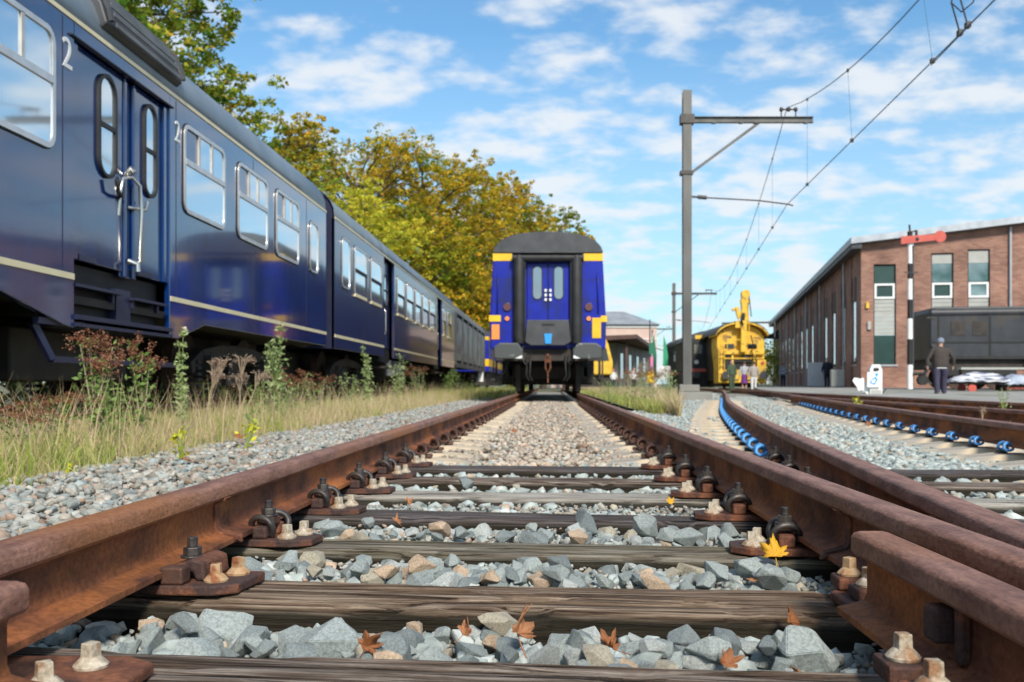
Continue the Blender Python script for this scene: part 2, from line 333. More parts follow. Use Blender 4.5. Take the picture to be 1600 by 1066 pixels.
# ------------------------------------------------------------------ ground
RT = .18                       # rail top above the sleeper tops
def xl2(y):                    # left rail of the curving track (centre of its head)
    if y < 15: return .60+.115*y+.0018*y*y
    if y < 40: return 2.73+.178*(y-15)-.0002*(y-15)**2
    if y < 58: return 7.055+.168*(y-40)-.0034*(y-40)**2
    return 8.98+.046*(y-58)*.3
def xn3(y): return 4.37+.0571*(y-9)
MT['soil'] = mat('soil', (.10, .085, .06), (.17, .15, .11), 3, .95, 0, .5, 12, c3=(.10, .13, .04), s3=.7, r3=(.45, .6))
MT['bedstone'] = mat('bedstone', (.12, .115, .10), (.42, .40, .35), 26, .9, 0, .9, 40, detail=8, bdist=.03)
MT['paving'] = mat('paving', (.26, .25, .23), (.36, .35, .32), 1.2, .9, 0, .2, 20, c3=(.20, .20, .15), s3=.6)
def sheet(name, pts, m, **k):
    o = MB().add(pts, [tuple(range(len(pts)))]).build(name, m); tag(o, kind='structure', **k); return o
sheet('ground', [(-900, -100, -.16), (900, -100, -.16), (900, 1800, -.16), (-900, 1800, -.16)], 'soil')
# ballast bed, a grid with gentle unevenness
def grid(name, x0, x1, y0, y1, nx, ny, zf, m, xf=None):
    mb = MB()
    for j in range(ny+1):
        for i in range(nx+1):
            y = y0+(y1-y0)*j/ny; x = x0+(x1-x0)*i/nx
            if xf: x += xf(y)
            mb.v.append((x, y, zf(x, y)))
    for j in range(ny):
        for i in range(nx): a = j*(nx+1)+i; mb.f.append((a, a+1, a+nx+2, a+nx+1))
    o = mb.build(name, m, smooth=60); tag(o, kind='structure'); return o
def bedz(x, y): return -.095+.03*noise.noise(Vector((x*1.5, y*1.5, 0)))+(.03 if x < -1.0 else 0)
grid('ballast_bed', -3.2, 9.5, -1, 62, 60, 160, bedz, 'bedstone')
def vergez(x, y):
    e = min(1, max(0, (-2.2-x)/.35)); return -.13+e*.11+.03*noise.noise(Vector((x*2, y*2, 3)))
grid('verge_left', -9, -2.1, -2, 70, 24, 90, vergez, 'soil')
def vergez2(x, y): return -.035+.03*noise.noise(Vector((x*2, y*2, 3)))
def vx(y): return 0
mbv = MB(); ys = [12+k*1.0 for k in range(50)]
for y in ys:
    a = 1.72-.25*min(1, (y-12)/6); b = max(a+.05, xl2(y)-1.25); b = min(b, 5.2)
    for k in range(9): x = a+(b-a)*k/8; mbv.v.append((x, y, vergez2(x, y)))
for j in range(len(ys)-1):
    for i in range(8): q = j*9+i; mbv.f.append((q, q+1, q+10, q+9))
tag(mbv.build('verge_right', 'soil', smooth=60), kind='structure')
# paved yard, rising gently to the shed
def pz(y): return .06+.17*min(1, max(0, (y-24)/20))
mbp = MB()
for y in [9, 14, 20, 26, 30, 34, 38, 42, 46, 60, 80, 120]:
    xa = xn3(y)+2.35 if y < 40 else xn3(40)+2.35+(y-40)*.2
    mbp.v += [(xa, y, pz(y)), (60, y, pz(y))]
for j in range(11): mbp.f.append((2*j, 2*j+1, 2*j+3, 2*j+2))
tag(mbp.build('pavement', 'paving'), kind='structure')

# ------------------------------------------------------------------ rails
PROF = [(-.036, -.010), (-.031, -.003), (-.020, 0), (.020, 0), (.031, -.003), (.036, -.010), (.036, -.034), (.030, -.041), (.011, -.048), (.0075, -.056), (.0075, -.108), (.013, -.121), (.040, -.129),
        (.061, -.133), (.062, -.144), (-.062, -.144), (-.061, -.133), (-.040, -.129), (-.013, -.121), (-.0075, -.108), (-.0075, -.056), (-.011, -.048), (-.030, -.041), (-.036, -.034)]
def rail(name, pts, z, label, group, sc=1.0, parent=None):
    root = thing(name, label, 'rail', (0, 0, 0), group=group)
    P = [Vector((p[0], p[1], 0)) for p in pts]
    def sweep(prof, cap):
        v = []; f = []; n = len(prof)
        for i, p in enumerate(P):
            d = (P[min(i+1, len(P)-1)]-P[max(i-1, 0)]).normalized(); nx, ny = d.y, -d.x
            for u, h in prof: v.append((p.x+nx*u*sc, p.y+ny*u*sc, z+h*sc))
        for i in range(len(P)-1):
            for k in range(n): f.append((i*n+k, i*n+(k+1) % n, (i+1)*n+(k+1) % n, (i+1)*n+k))
        f.append(tuple(range(n))); f.append(tuple((len(P)-1)*n+k for k in reversed(range(n))))
        m = MB(); m.v = v; m.f = f; return m
    head = [p for p in PROF if p[1] >= -.0401 or abs(p[0]) == .036]
    head = [(-.036, -.010), (-.031, -.003), (-.020, 0), (.020, 0), (.031, -.003), (.036, -.010), (.036, -.034), (.030, -.041), (-.030, -.041), (-.036, -.034)]
    body = [(.029, -.0405), (.011, -.048), (.0075, -.056), (.0075, -.108), (.013, -.121), (.040, -.129), (.061, -.133), (.062, -.144), (-.062, -.144), (-.061, -.133), (-.040, -.129), (-.013, -.121),
            (-.0075, -.108), (-.0075, -.056), (-.011, -.048), (-.029, -.0405)]
    sweep(head, 1).build('rail_head', 'rust_head', root, smooth=40)
    sweep(body, 1).build('rail_web', 'rust', root, smooth=40)
    return root
def collar(root, x, y, z, s=1):     # weld collar wrapped round a rail
    m = MB()
    big = [(u*1.10+(.006 if u > 0 else -.006), h-.002 if h < -.01 else h+.0005) for u, h in PROF]
    pr = [p for p in big if p[1] < -.012]
    n = len(pr)
    for t in (-.016, -.008, .008, .016):
        k = 1 if abs(t) < .01 else .93
        for u, h in pr: m.v.append((x+u*k, y+t, z+h*k-(.003 if k < 1 else 0)))
    for i in range(3):
        for k in range(n): m.f.append((i*n+k, i*n+(k+1) % n, (i+1)*n+(k+1) % n, (i+1)*n+k))
    m.f += [tuple(range(n)), tuple(3*n+k for k in range(n))]
    m.build('weld_collar', 'rust_plate', root, smooth=35)
XL, XR = -.836, .672      # centres of the main track's rail heads
ys = [-1, 0, 1, 2, 3, 5, 8, 12, 18, 26, 40, 62]
rl = rail('running_rail', [(XL, y) for y in ys], RT, 'long rusty rail left of the camera, running under the blue and yellow coach', 'rails of the middle track')
rr = rail('running_rail', [(XR, y) for y in ys], RT, 'long rusty rail right of the camera, running under the blue and yellow coach', 'rails of the middle track')
collar(rl, XL, 2.40, RT); collar(rr, XR, 2.16, RT)
g1 = rail('check_rail', [(.575+.012, -.5), (.572, .4), (.570, 1.4), (.566, 1.72)], .163, 'short rusty check rail with a rounded end, lower right corner', 'check rails', 1.0)
g2 = rail('check_rail', [(-.715, -.5), (-.712, 1.26)], .168, 'short rusty check rail end cut off by the lower left corner', 'check rails', 1.0)
MB().box(.530, .562, 1.345, 1.39, .062, .112).build('web_bolt', 'rust_plate', g1, bev=.006)
MB().box(.548, .562, 1.30, 1.325, .045, .118).build('web_rib', 'rust_plate', g1, bev=.003)
yy = [-.5+.5*k for k in range(12)]+[5.5+1.5*k for k in range(38)]
L2 = [(xl2(y), y) for y in yy]
def offs(pts, d):
    o = []
    for i, p in enumerate(pts):
        a = pts[max(i-1, 0)]; b = pts[min(i+1, len(pts)-1)]; q = Vector((b[0]-a[0], b[1]-a[1])).normalized(); o.append((p[0]+q.y*d, p[1]-q.x*d))
    return o
R2 = offs(L2, 1.506)
r2 = rail('running_rail', L2, RT, 'rusty rail curving away right beside the blue clips, left of its pair', 'rails of the curving track')
rail('running_rail', R2[4:], RT, 'dark rusty curving rail behind the long row of blue clips', 'rails of the curving track')
collar(r2, xl2(2.05), 2.05, RT)
N3 = [(xn3(y), y) for y in (3, 6, 9, 13, 18, 20.3)]
rail('running_rail', N3, RT, 'brown rail nearest the curving track with weeds along its foot', 'rails of the yard track')
rail('running_rail', offs([(xn3(y), y) for y in (5, 8, 12, 18, 26, 34, 42)], 1.506), RT, 'farthest brown rail beside the grey paved yard', 'rails of the yard track')
TX = -5.37
for s, l in ((-.753, 'rail hidden behind the weeds under the long navy train, far side'), (.753, 'rail behind the weeds under the long navy train, near side')):
    rail('running_rail', [(TX+s, y) for y in (-4, 20, 40, 80)], RT, l, 'rails under the navy train')

# ------------------------------------------------------------------ sleepers
SK = math.tan(R(6.3))
TB = [1.38, 1.945, 2.515, 3.13, 3.73, 4.33, 4.94]     # centres on the track axis
TW = [.24, .235, .20, .225, .215, .20, .225]
TM = [0, 1, 2, 3, 4, 0, 3]
tl = ['nearest weathered sleeper, cracked grey timber along the bottom edge', 'cracked brown timber sleeper with a large knot near its right end', 'olive brown timber sleeper, third from the camera, with a greyish right half',
      'dark tarred timber sleeper, fourth from the camera', 'pale bleached timber sleeper, fifth from the camera', 'thin brown timber sleeper, sixth from the camera', 'dark timber sleeper farthest away before the concrete ones']
def timber(i, xc, L):
    yc, wd = TB[i], TW[i]; nx = int(L/.022) if i < 3 else int(L/.06); sec = []
    h = .20; b = .018
    def side(a, c, n): return [(a[0]+(c[0]-a[0])*k/n, a[1]+(c[1]-a[1])*k/n) for k in range(n)]
    w2 = wd/2; cor = [(-w2, -h), (-w2, -b), (-w2+b, 0), (w2-b, 0), (w2, -b), (w2, -h)]
    n = (6, 3, 14, 3, 5, 1) if i < 3 else (3, 2, 6, 2, 2, 1)
    for k in range(6): sec += side(cor[k], cor[(k+1) % 6], n[k])
    m = MB(); ns = len(sec); sd = i*11.3
    for q in range(nx+1):
        x = -L/2+L*q/nx
        for (y, z) in sec:
            e = noise.noise(Vector((x*1.3+sd, 0, z*3)))*.010
            g = noise.noise(Vector((x*1.2+sd, y*60, z*50)))*.0075+noise.noise(Vector((x*3+sd, y*20, z*18)))*.003
            c = noise.noise(Vector((x*.7+sd*2, y*34, z*26))); crack = -.020*max(0, 1-abs(c-.05)/.045) if i < 3 else 0
            edge = 1 if y < -w2+.04 and z > -.06 else 0
            chip = -.014*max(0, noise.noise(Vector((x*7+sd, 3, 1)))-.1)*edge*2.2
            yy_ = y+(e+g*.9 + (crack if abs(z) > .02 else 0)*(-1 if y < 0 else 1)*-1) if abs(y) > w2-.03 else y
            m.v.append((x, yy_-chip*.5, z+g+(crack if z > -.02 else 0)+chip+.006*noise.noise(Vector((x*.8+sd, 7, y*4)))))
    for q in range(nx):
        for k in range(ns): m.f.append((q*ns+k, q*ns+(k+1) % ns, (q+1)*ns+(k+1) % ns, (q+1)*ns+k))
    m.f += [tuple(range(ns)), tuple(nx*ns+k for k in range(ns))]
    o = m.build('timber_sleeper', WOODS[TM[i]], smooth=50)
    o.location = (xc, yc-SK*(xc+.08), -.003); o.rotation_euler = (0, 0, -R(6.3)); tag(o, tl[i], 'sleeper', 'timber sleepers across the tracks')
for i in range(7):
    x1 = [1.4, 1.5, 3.0, 3.4, 3.5, 3.5, 3.5][i]; timber(i, (x1-1.35)/2, x1+1.35)
def cslp(L):
    m = MB()
    nx = 12
    pr = lambda h: [(-.14, -.2), (-.14, -.03), (-.105, h), (.105, h), (.14, -.03), (.14, -.2)]
    for q in range(nx+1):
        t = abs(-1+2*q/nx); x = -L/2+L*q/nx; h = -.035 if t < .25 else (-.035+.035*min(1, (t-.25)/.2))
        for y, z in pr(h): m.v.append((x, y, z))
    for q in range(nx):
        for k in range(6): m.f.append((q*6+k, q*6+(k+1) % 6, (q+1)*6+(k+1) % 6, (q+1)*6+k))
    m.f += [tuple(range(6)), tuple(nx*6+k for k in range(6))]
    return m
c0 = cslp(2.5).build('concrete_sleeper', 'concrete', bev=.008)
CS = []
first = True
for k in range(31):
    y = 5.6+.6*k; o = c0 if first else dup(c0); first = False
    o.location = (-.08, y, -.004-.01*(k % 2)); o.rotation_euler = (0, 0, R(random.uniform(-.6, .6)))
    CS.append((-.08, y, 0)); tag(o, 'dusty beige concrete sleeper of the middle track, %s beyond the dark timber ones' % ORD[k], 'sleeper', 'concrete sleepers of the middle track')
for k in range(34):
    y = 5.55+.6*k; a = math.atan((xl2(y+.5)-xl2(y-.5))); cx = xl2(y)+.753*math.cos(a); cy = y-.753*math.sin(a)
    o = dup(c0); o.location = (cx, cy, -.004); o.rotation_euler = (0, 0, -a); CS.append((cx, cy, -a))
    tag(o, 'clean sandy concrete sleeper between the rows of blue clips, %s from the near end' % ORD[k], 'sleeper', 'concrete sleepers of the curving track')
for k in range(22):
    y = 5.2+.65*k; cx = xn3(y)+.753; o = dup(c0); o.location = (cx, y-.04, -.02); o.rotation_euler = (0, 0, -R(3.3)); CS.append((cx, y-.04, -R(3.3)))
    tag(o, 'half buried sleeper of the track beside the yard, %s from the near end' % ORD[k], 'sleeper', 'sleepers of the yard track')

# ------------------------------------------------------------------ rail fastenings
def screw(parent, x, y, z, m='screw', s=1.0, tilt=0):
    h = MB(); h.lathe((x, y, z), [(.030*s, 0), (.031*s, .005*s), (.024*s, .013*s), (.017*s, .019*s), (.012*s, .021*s)], 16)
    o = h.build('coach_screw', m, parent, smooth=35)
    a = random.uniform(0, 1.5); q = [(.0185*s*math.cos(a+k*math.pi/2), .0185*s*math.sin(a+k*math.pi/2)) for k in range(4)]
    v = [(x+u, y+w_, z+.017*s) for u, w_ in q]+[(x+u*.92, y+w_*.92, z+.045*s) for u, w_ in q]
    MB().add(v, [(3, 2, 1, 0), (4, 5, 6, 7), (0, 1, 5, 4), (1, 2, 6, 5), (2, 3, 7, 6), (3, 0, 4, 7)]).build('square_head', m, o, bev=.002*s)
    return o
def hexnut(parent, x, y, z):
    h = MB(); h.lathe((x, y, z), [(.024, 0), (.024, .005)], 18); h.tube([(x, y, z+.005), (x, y, z+.022)], .019, 6); h.tube([(x, y, z+.022), (x, y, z+.042)], .0105, 12)
    return h.build('nut', 'steel_dark', parent, bev=.0015)
def arc_clip(parent, m='steel_dark', r=.0085, dx=.078):
    # double-looped spring: out from the bolt over both shoulders and back onto the rail foot
    for s in (-1, 1):
        pts = []
        for t in range(15):
            a = math.pi*(t/14)*1.25-.35
            pts.append((.040+.036*math.cos(a)*-1, s*(.020+.034*(1-abs(t-7)/7.)**.6*0.9+.002), .030+.040*math.sin(max(-.3, a))))
        MB().tube(pts, r, 8).build('spring_clip', m, parent, smooth=60)
def fastening():
    # local x points from the rail into the track; x=0 at the rail's centre
    root = thing('rail_fastening', '', 'rail fastening')
    MB().prism([(-.07, -.075), (.175, -.075), (.222, -.040), (.222, .040), (.175, .075), (-.07, .075)], 'Z', .0, .018).build('base_plate', 'rust_plate', root, bev=.003)
    for s in (-1, 1): MB().box(.066, .106, s*.060 if s < 0 else .022, -.022 if s < 0 else .060, .0185, .050).build('shoulder', 'rust_plate', root, bev=.006)
    MB().cyl((.086, 0, .0185), .012, .040, 12).build('bolt', 'rust_dark', root)
    hexnut(root, .086, 0, .070)
    MB().box(.062, .110, -.021, .021, .052, .0695).build('washer_plate', 'rust_dark', root, bev=.002)
    for s in (-1, 1):
        pts = []
        for t in range(17):
            a = -.55+(math.pi+1.0)*t/16
            pts.append((.086+.034*math.cos(a), s*(.040+.010*math.cos(a*1.0)+.012*math.sin(a)), .044+.030*math.sin(a)))
        MB().tube(pts, .0085, 8).build('spring_clip', 'steel_dark', root, smooth=60)
    screw(root, .152, -.034, .018, s=.80); screw(root, .170, .036, .018, s=.80)
    return root
F0 = fastening(); first = True
def put(o, x, y, rz, label, group): o.location = (x, y, .0015); o.rotation_euler = (0, 0, rz); tag(o, label, None, group)
nm = ['nearest', 'second', 'third', 'fourth', 'fifth', 'sixth', 'seventh']
for i in range(2, 7):
    for side, x in (('left', XL), ('right', XR)):
        o = F0 if first else dup(F0); first = False
        rz = -R(6.3)+(0 if side == 'left' else math.pi)
        put(o, x, TB[i]-SK*(x+.08), rz+R(random.uniform(-2, 2)), 'rusty plate with spring clip holding the %s rail to %s timber sleeper' % (side, nm[i]), 'fastenings on the timber sleepers')
# clamp type on the second sleeper, left
def clamp(x, y, rz, label):
    r = thing('rail_fastening', label, 'rail fastening', (x, y, .0015), rz, 'fastenings on the timber sleepers')
    MB().prism([(-.07, -.085), (.170, -.085), (.215, -.05), (.215, .085), (-.07, .085)], 'Z', 0, .020).build('base_plate', 'rust_plate', r, bev=.004)
    MB().box(.064, .112, -.083, -.045, .0205, .056).build('shoulder', 'rust_dark', r, bev=.005)
    MB().prism([(.020, .040), (.066, .050), (.112, .066), (.135, .060), (.140, .021), (.118, .021), (.112, .040), (.060, .036)], 'Y', -.040, .075).build('clamp_plate', 'rust_plate', r, bev=.006)
    hexnut(r, .088, .01, .060)
    screw(r, .158, -.030, .020, 'screw_ochre', .80); screw(r, .172, .045, .020, 'screw_ochre', .80)
    return r
clamp(XL, TB[1]-SK*(XL+.08)+.0, -R(6.3), 'rusty clamp plate with hex nut and two ochre screws, left end of knotty sleeper')
def plateset(x0, x1, y, zb, label, scr, blocks):
    r = thing('rail_fastening', label, 'rail fastening', (0, 0, 0), 0, 'fastenings on the timber sleepers')
    MB().prism([(x0, y-.08), (x1, y-.08), (x1, y+.07), (x0+.03, y+.07), (x0, y+.03)] if x0 > 0 else [(x0, y-.085), (x1, y-.085), (x1, y+.05), (x1-.05, y+.085), (x0, y+.085)], 'Z', .001, zb).build('base_plate', 'rust_plate', r, bev=.004)
    for (a, b, c, d, z) in blocks: MB().box(a, b, c, d, zb+.0005, z).build('block', 'rust_plate', r, bev=.005)
    for (sx, sy, sz, m) in scr: screw(r, sx, sy, sz, m, .78)
plateset(.44, .75, 1.26, .018, 'thick rusty plate with two big pale screws on blocks, lower right corner', [(.483, 1.335, .046, 'screw'), (.474, 1.205, .046, 'screw')],
         [(.452, .513, 1.300, 1.372, .0455), (.442, .504, 1.17, 1.245, .0455)])
plateset(.545, .76, 1.87, .018, 'rusty plate with two screws behind the end of the right check rail', [(.592, 1.93, .044, 'screw_ochre'), (.596, 1.825, .044, 'screw')],
         [(.562, .625, 1.898, 1.962, .0435), (.566, .628, 1.79, 1.858, .0435)])
plateset(-.93, -.575, 1.36, .020, 'rusty plate with two bone coloured screws, lower left corner', [(-.655, 1.385, .020, 'screw'), (-.672, 1.29, .020, 'screw')], [])
# fastenings left of the curving rail on the timbers
for i in range(2, 7):
    y = TB[i]-SK*(xl2(TB[i])+.08); x = xl2(y); o = dup(F0)
    put(o, x, y, math.pi-R(7), 'dark bolted clip between the right hand rails, on the %s timber sleeper' % nm[i], 'fastenings of the curving rail on timbers')
# small dark clips on the concrete sleepers of the middle track
def smallclip(m, name):
    r = thing(name, '', 'rail clip')
    for s in (-1, 1):
        pts = [(.072, s*.012, .046), (.078, s*.022, .066), (.098, s*.040, .074), (.122, s*.054, .062), (.128, s*.066, .036), (.108, s*.074, .020), (.080, s*.066, .024), (.062, s*.052, .034)]
        MB().tube(pts, .0105 if m == 'clip_blue' else .008, 8).build('spring_loop', m, r, smooth=60)
    MB().box(.095, .150, -.045, .045, .0, .018).build('guide_plate', 'rust_dark' if m != 'clip_blue' else 'black', r, bev=.004)
    MB().cyl((.098, 0, .018), .019, .045, 12).cyl((.098, 0, .063), .011, .018, 6).build('bolt', 'rust_dark' if m != 'clip_blue' else 'screw', r, bev=.002)
    return r
D0 = smallclip('rust_dark', 'rail_clip'); first = True
for k in range(24):
    for side, x in (('left', XL), ('right', XR)):
        o = D0 if first else dup(D0); first = False
        o.location = (x, 5.6+.6*k, 0); o.rotation_euler = (0, 0, 0 if side == 'left' else math.pi)
        tag(o, 'dark rusty clip inside the %s middle rail, %s beyond the timber sleepers' % (side, ORD[k]), None, 'rail clips of the middle track')
B0 = smallclip('clip_blue', 'rail_clip'); first = True
for k in range(32):
    y = 5.55+.6*k; a = math.atan((xl2(y+.5)-xl2(y-.5)))
    o = B0 if first else dup(B0); first = False
    o.location = (xl2(y), y, 0); o.rotation_euler = (0, 0, math.pi-a)
    tag(o, 'blue rail clip in the left hand row, %s from its near end' % ORD[k], None, 'blue clips on the left side of the curving rail')
    if k < 24:
        o = dup(B0); o.location = (xl2(y)+1.506*math.cos(a), y-1.506*math.sin(a), 0); o.rotation_euler = (0, 0, math.pi-a); o.scale = (.88, .88, .88)
        tag(o, 'blue rail clip in the right hand row, %s from its near end' % ORD[k], None, 'blue clips along the right hand curving rail')
for k in range(14):
    y = 5.2+.65*k; o = dup(D0); o.location = (xn3(y), y, 0); o.rotation_euler = (0, 0, math.pi)
    tag(o, 'dark clip at the foot of the brown yard rail, %s from the right edge' % ORD[k], None, 'rail clips of the yard track')

# ------------------------------------------------------------------ ballast stones
rng = np.random.default_rng(5)
def rock(seed, hi):
    rd = random.Random(seed); bm = bmesh.new()
    n = 13 if hi < 2 else 16
    for _ in range(n):
        v = Vector((rd.gauss(0, 1), rd.gauss(0, 1), rd.gauss(0, 1))).normalized()*rd.uniform(.82, 1.05)
        bm.verts.new((v.x*1.15, v.y*.88, v.z*.68))
    r = bmesh.ops.convex_hull(bm, input=bm.verts[:])
    bmesh.ops.delete(bm, geom=[g for g in r['geom_interior'] if isinstance(g, bmesh.types.BMVert)], context='VERTS')
    bmesh.ops.dissolve_limit(bm, angle_limit=R(16), verts=bm.verts[:], edges=bm.edges[:])
    if hi >= 1: bmesh.ops.bevel(bm, geom=bm.edges[:], offset=.028 if hi > 1 else .03, segments=2 if hi > 1 else 1, affect='EDGES', clamp_overlap=True)
    bmesh.ops.triangulate(bm, faces=bm.faces[:])
    if hi > 1:
        bmesh.ops.subdivide_edges(bm, edges=[e for e in bm.edges if e.calc_length() > .25], cuts=2, use_grid_fill=True)
        bmesh.ops.triangulate(bm, faces=bm.faces[:])
        for v in bm.verts: v.co *= 1+.05*noise.noise(v.co*2.3+Vector((seed, 0, 0)))+.02*noise.noise(v.co*7)
    bm.verts.index_update()
    V = np.array([v.co[:] for v in bm.verts]); F = np.array([[v.index for v in f.verts] for f in bm.faces]); bm.free()
    return V, F
ROCK = {h: [rock(s+100*h, h) for s in range(14 if h else 10)] for h in (0, 1, 2)}
def scatter(name, pts, sizes, lod, m, label, tiltmax=.6):
    Vs = []; Fs = []; o = 0
    for (x, y, z), s in zip(pts, sizes):
        V, F = ROCK[lod][rng.integers(len(ROCK[lod]))]
        a, b, c = rng.uniform(0, 6.28), rng.normal(0, tiltmax*.6), rng.normal(0, tiltmax*.6)
        M = np.array((Matrix.Rotation(a, 3, 'Z') @ Matrix.Rotation(b, 3, 'X') @ Matrix.Rotation(c, 3, 'Y')))
        Vs.append((V*s) @ M.T+(x, y, z)); Fs.append(F+o); o += len(V)
    ob = npmesh(name, np.concatenate(Vs), np.concatenate(Fs), m)
    return tag(ob, label, 'ballast', kind='stuff')
def in_timber(x, y, pad):
    for i in range(7):
        x1 = [1.4, 1.5, 3.0, 3.4, 3.5, 3.5, 3.5][i]
        if -1.35-pad < x < x1+pad and abs(y-(TB[i]-SK*(x+.08))) < TW[i]/2+pad: return True
    return False
CSa = np.array(CS)
def in_conc(x, y, pad):
    d = (CSa[:, 0]-x)**2+(CSa[:, 1]-y)**2
    for k in np.where(d < 1.9)[0]:
        cx, cy, a = CSa[k]; u = (x-cx)*math.cos(a)+(y-cy)*math.sin(a); v = -(x-cx)*math.sin(a)+(y-cy)*math.cos(a)
        if abs(u) < 1.25+pad and abs(v) < .115+pad: return abs(u)
    return None
def near_rail(x, y, pad=.05):
    if abs(x-XL) < pad or abs(x-XR) < pad: return True
    if abs(x-xl2(y)) < pad or abs(x-xl2(y)-1.52) < pad or abs(x-xn3(y)) < pad or abs(x-xn3(y)-1.51) < pad: return True
    if y < 1.8 and abs(x-.57) < pad: return True
    return y < 1.35 and abs(x+.71) < pad
def field(n, xf, y0, y1, r0, r1, zf, power=1.0, cover=.0, skipC=.02):
    P = []; S = []
    while len(P) < n:
        y = y0+(y1-y0)*rng.random()**power; a, b = xf(y)
        if b <= a: continue
        x = a+(b-a)*rng.random(); s = r0+(r1-r0)*rng.random()**1.6
        if in_timber(x, y, s*.75): continue
        z = zf(x, y)+rng.uniform(-.035, .0)-s*.15
        u = in_conc(x, y, skipC)
        if u is not None and u > .28 and rng.random() > cover: continue
        if u is not None and z+s > .0 and u > .28: z = -.0+rng.uniform(-.01, .004)
        if near_rail(x, y, .085): z = min(z, -.035-s*.5)
        P.append((x, y, z)); S.append(s)
    return P, S
zin = lambda x, y: -.036 if y < 1.9 else -.024
P, S = field(8500, lambda y: (-.98, min(3.6, xl2(y)+1.8)), 1.05, 5.5, .016, .040, zin, 1.35)
scatter('ballast', P, S, 1, 'st_grey', 'grey-blue crushed stone packed between the timber sleepers')
P, S = field(8600, lambda y: (-2.45, -.90), 1.6, 9, .014, .036, lambda x, y: -.005+.02*noise.noise(Vector((x*3, y*3, 0))), 1.3)
scatter('ballast', P, S, 1, 'st_mix', 'mixed grey and brown crushed stone between the left rail and the grass', .4)
P, S = field(7000, lambda y: (-2.4, -.92), 8.5, 34, .022, .045, lambda x, y: -.01, 1.5)
scatter('ballast', P, S, 0, 'st_mix', 'brownish crushed stone strip beside the left rail, running off to the coach', .4)
P, S = field(9500, lambda y: (-.76, .60), 5.35, 26, .016, .034, lambda x, y: -.012 if abs(x+.08) < .38 else -.026, 1.6, cover=.36, skipC=.0)
scatter('ballast', P, S, 0, 'st_pale', 'dusty pinkish brown stone over the concrete sleepers of the middle track', .4)
P, S = field(5000, lambda y: (.74, max(.76, min(xl2(y)-.08, 2.2))), 5.3, 16, .020, .042, lambda x, y: -.02, 1.3, cover=.05)
scatter('ballast', P, S, 0, 'st_grey', 'grey crushed stone in the wedge between the two tracks', .4)
P, S = field(3000, lambda y: (xl2(y)-1.25, xl2(y)-.08), 16, 55, .03, .055, lambda x, y: -.02, 1.3)
scatter('ballast', P, S, 0, 'st_grey', 'grey crushed stone beside the far part of the curving rail', .4)
P, S = field(13000, lambda y: (xl2(y)+.05, xl2(y)+1.46), 5.0, 34, .020, .042, lambda x, y: -.022 if abs(x-xl2(y)-.75) < .40 else -.045, 1.7, cover=.02, skipC=.0)
scatter('ballast', P, S, 0, 'st_grey', 'clean grey crushed stone between the two rows of blue clips', .4)
P, S = field(9000, lambda y: (xl2(y)+1.56, xn3(y)+2.4), 3.6, 32, .022, .046, lambda x, y: -.035, 1.5, cover=.35)
scatter('ballast', P, S, 0, 'st_mix', 'dirty brown and grey stone around the yard track', .4)

# grit and chips filling the gaps near the camera
P, S = field(5000, lambda y: (-.80, .64), 1.25, 3.6, .005, .014, lambda x, y: -.045 if y < 1.9 else -.018, 1.2)
scatter('grit', P, S, 0, 'st_mix', 'small chips and grit between the nearest sleepers', .8)
# single stones lying on top between the nearest sleepers
RM = []
for k in range(12):
    V, F = ROCK[2][k]; me = bpy.data.meshes.new('stone'); me.from_pydata([tuple(v) for v in V], [], [tuple(int(i) for i in f) for f in F])
    me.shade_smooth(); me.set_sharp_from_angle(angle=R(17)); RM.append(me)
def stone(x, y, z, s, k, tone, rot, label, group):
    o = bpy.data.objects.new('ballast_stone', RM[k % 12]); C.objects.link(o)
    if not len(o.data.materials): o.data.materials.append(MT['one0'])
    o.location = (x, y, z); o.scale = (s, s, s); o.rotation_euler = rot
    o.material_slots[0].link = 'OBJECT'; o.material_slots[0].material = MT['one%d' % tone]
    return tag(o, label, 'stone', group)
rs = random.Random(21)
gaps = [(0, 1, 105, 'stones in the nearest gap between sleepers', 'angular grey stone in the nearest gap, in front of the knotty sleeper'),
        (1, 2, 95, 'stones in the second gap between sleepers', 'angular grey stone behind the knotty sleeper'),
        (2, 3, 60, 'stones in the third gap between sleepers', 'grey stone in front of the dark fourth sleeper')]
for a, b, n, grp, lab in gaps:
    k = 0; placed = []
    while k < n:
        x = rs.uniform(-.74, .52); t = rs.random()
        ya = TB[a]+TW[a]/2; yb = TB[b]-TW[b]/2; s = rs.uniform(.021, .036) if rs.random() < .8 else rs.uniform(.036, .047)
        y = ya+s*.8+(yb-ya-s*1.5)*t-SK*(x+.08)
        if a == 0 and (x < -.60 and y < 1.5 or x > .42 and y < 1.75): continue
        z = (-.038, -.024, -.020)[a]+rs.uniform(-.012, .012)-s*.1+(.010 if t < .5 else -.004)
        if any((x-p[0])**2+(y-p[1])**2 < ((s+p[2])*.62)**2 for p in placed):
            if rs.random() < .80: continue
            z += .020
        if x < XL+.10 or x > XR-.10: z = min(z, -.04)
        placed.append((x, y, s))
        c = rs.choices(range(6), (.32, .14, .24, .16, .08, .06))[0]
        word = ' of brownish tone' if c > 3 else ''
        stone(x, y, z, s, rs.randrange(12), c, (rs.gauss(0, .35), rs.gauss(0, .35), rs.uniform(0, 6.3)), (lab.replace('grey', 'sandy brown') if c > 3 else lab), grp+(' with a brown tone' if c > 3 else ''))
        k += 1
